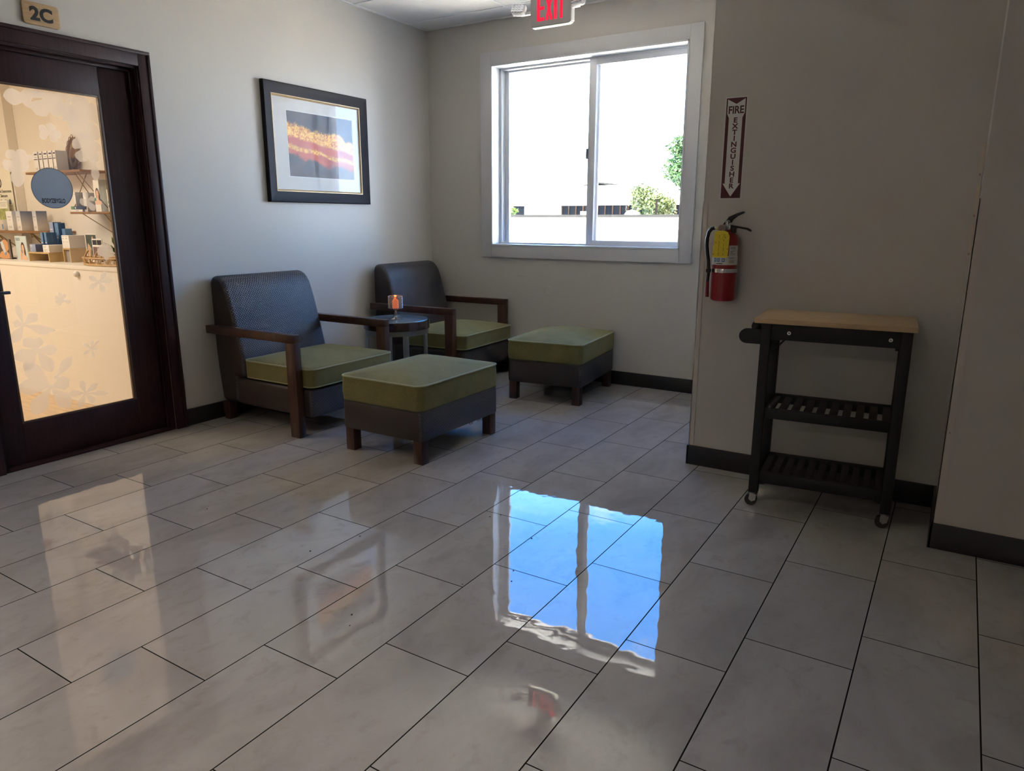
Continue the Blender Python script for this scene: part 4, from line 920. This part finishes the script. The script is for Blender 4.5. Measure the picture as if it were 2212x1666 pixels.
# ================================================================== OUTSIDE THE WINDOW
struct(B().box(-60, 60, .2, 90, -3.2, -3.0).build('ground', mat('pale asphalt', (.50, .48, .44), .8)))
cream = mat('cream stucco', (.82, .78, .70), .8, bump=(30, .002)); bright = mat('bright white siding', (.86, .86, .86), .7); capm = mat('dark parapet cap', (.020, .020, .019), .9, spec=1.02)
lowb = thing('low_building', 'low cream building with grey parapet cap across the yard', 'building', (-4, 14, -3))
B().box(-12, 12, -2, 3, 0, 4.305).build('wall', cream, lowb)
B().box(-12.1, 12.1, -2.05, -1.75, 4.300, 4.368).box(-12.1, 12.1, 2.8, 3.05, 4.300, 4.368).build('parapet_cap', capm, lowb)
B().box(-2.65, -.80, -2.06, -2.0, 4.185, 4.200).box(-.78, -.60, -2.16, -2.0, 4.170, 4.215).build('gutter_pipe', cream, lowb)
B().box(-1.0, -.72, -1.0, -.7, 4.30, 4.46).build('roof_vent', bright, lowb)
B().sphere((-.15, .6, 4.36), .22, (1, 1, .7), 14).build('roof_dome', bright, lowb)
struct(B().box(-14, 3.1, 2.3, 9.6, -3, .15).build('added_bounce_roof', mat('pale bounce surface', (.78, .76, .70), .9)))  # unseen slab added to bounce sunlight up through the window onto the ceiling
wing = thing('building_wing', 'pale stucco wing with white downspout beside the window outside', 'building wing', (5.6, 1.14, -3))
stg = mat('pale grey stucco', (.34, .35, .34), .8, bump=(30, .002))
B().box(-2.4, 2.4, -.93, .93, 0, 9).build('wall', stg, wing)
B().tube([(-2.45, .86, 0), (-2.45, .86, 9)], .05, 12).box(-2.41, -2.37, .935, .945, 0, 9).build('downspout', bright, wing)
B().box(-2.51, -2.39, .80, .92, 4.5, 4.56).build('pipe_bracket', chrome_m, wing)
fb2 = thing('office_building', 'white flat-roofed office building with a dark window band', 'building', (-12, 25.6, -3))
B().box(-14, 14, 0, 8, 4.90, 5.75).box(-14, 14, 1.5, 8, 0, 4.90).build('wall', bright, fb2)
B().box(-2.23, -.97, 1.2, 1.5, 0, 4.90).build('wall_panel', bright, fb2)
B().box(-3.04, -2.23, 1.3, 1.5, 0, 4.90).build('wall_panel', mat('grey siding', (.42, .40, .42), .7), fb2)
dg = mat('dark window glass', (.006, .008, .012), .5, spec=1.08)
B().box(-.97, 9.0, 1.42, 1.5, 3.9, 4.90).box(-8, -3.04, 1.42, 1.5, 3.9, 4.90).build('window_band', dg, fb2)
for k in range(16): B().box(-.97 + .387 * k, -.93 + .387 * k, 1.36, 1.42, 3.9, 4.90).build('mullion', mat('bronze mullion', (.045, .028, .02), .7, spec=1.1), fb2)
gbl = B().prism([(-.25, 5.755), (1.20, 5.95), (2.75, 5.715), (2.75, 5.66), (1.20, 5.88), (-.25, 5.70)], 'y', 1.0, 7.0)
gbl.build('roof_ridge', mat('dark roof edge', (.014, .014, .013), .9, spec=1.02), fb2)
leafm = mat('tree leaf', (.030, .070, .014), .6, var=(1.5, .55)); leafd = mat('yellow-green leaf', (.075, .095, .028), .6, var=(2, .5)); bark = mat('tree bark', (.010, .008, .007), .9, spec=1.05)
def tree(name, label, cat, x, y, z0, cz, rad, n, ls, m, seed, lobes=7):
    t = thing(name, label, cat, (x, y, z0)); random.seed(seed); b = B().tb if False else bmesh.new()
    cs_ = [(0, 0, cz, 1.0)] + [(random.uniform(-.7, .7) * rad[0], random.uniform(-.7, .7) * rad[1], cz + random.uniform(-.6, .7) * rad[2], random.uniform(.35, .6)) for _ in range(lobes)]
    for _ in range(n):
        c = random.choice(cs_); u = Vector((random.gauss(0, 1), random.gauss(0, 1), random.gauss(0, 1))).normalized() * (random.random() ** .45) * c[3]
        p = Vector((c[0] + u.x * rad[0], c[1] + u.y * rad[1], c[2] + u.z * rad[2]))
        d = Vector((random.gauss(0, 1), random.gauss(0, 1), random.gauss(-.3, .8))).normalized(); s_ = d.cross(Vector((random.random(), random.random(), random.random()))).normalized()
        L_ = ls * random.uniform(.6, 1.3); v = [b.verts.new(q) for q in (p, p + d * L_ * .5 + s_ * L_ * .28, p + d * L_, p + d * L_ * .5 - s_ * L_ * .28)]; b.faces.new(v)
    me = bpy.data.meshes.new('foliage'); b.to_mesh(me); b.free(); me.materials.append(m); o = bpy.data.objects.new('foliage', me); COL.objects.link(o); o.parent = t
    tk = B().tube([(0, 0, 0), (.05, 0, cz * .5), (0, .05, cz + rad[2] * .3)], [.14, .11, .03], 8)
    for k in range(6):
        a = k * 1.1; tk.tube([(0, 0, cz * .75 + .1 * k), (rad[0] * .5 * math.cos(a), rad[1] * .5 * math.sin(a), cz + rad[2] * .3 * math.sin(k))], [.05, .012], 6)
    tk.build('trunk', bark, t); return t
tree('bushy_tree', 'bushy yellow-green tree at the right of the window view', 'tree', -6.55, 22.5, -3, 4.65, (1.05, 1.0, .85), 6000, .13, leafd, 3)
tree('tall_tree', 'taller dark green tree rising behind the right window edge', 'tree', -5.25, 24.0, -3, 6.3, (1.15, 1.1, 1.1), 6500, .16, leafm, 8)
tree('shrub', 'bright green shrub at the left edge of the window view', 'shrub', -14.35, 24.2, -3, 4.45, (.48, .4, .34), 1600, .10, mat('lime leaf', (.07, .13, .015), .6, var=(3, .4)), 5)
up_ = thing('utility_pole', 'dark utility pole with wires in front of the bushy tree', 'pole', (-5.38, 19.8, -3))
B().tube([(0, 0, 0), (0, 0, 4.95)], .04, 8).build('post', bark, up_); B().tube([(0, 0, 4.95), (.25, 0, 4.65), (.6, 0, 4.3)], .006, 5).build('wire', bark, up_)
for o in bpy.data.objects:
    if o.type == 'MESH' and o.parent is None and 'kind' not in o and 'category' not in o: print('UNTAGGED', o.name)
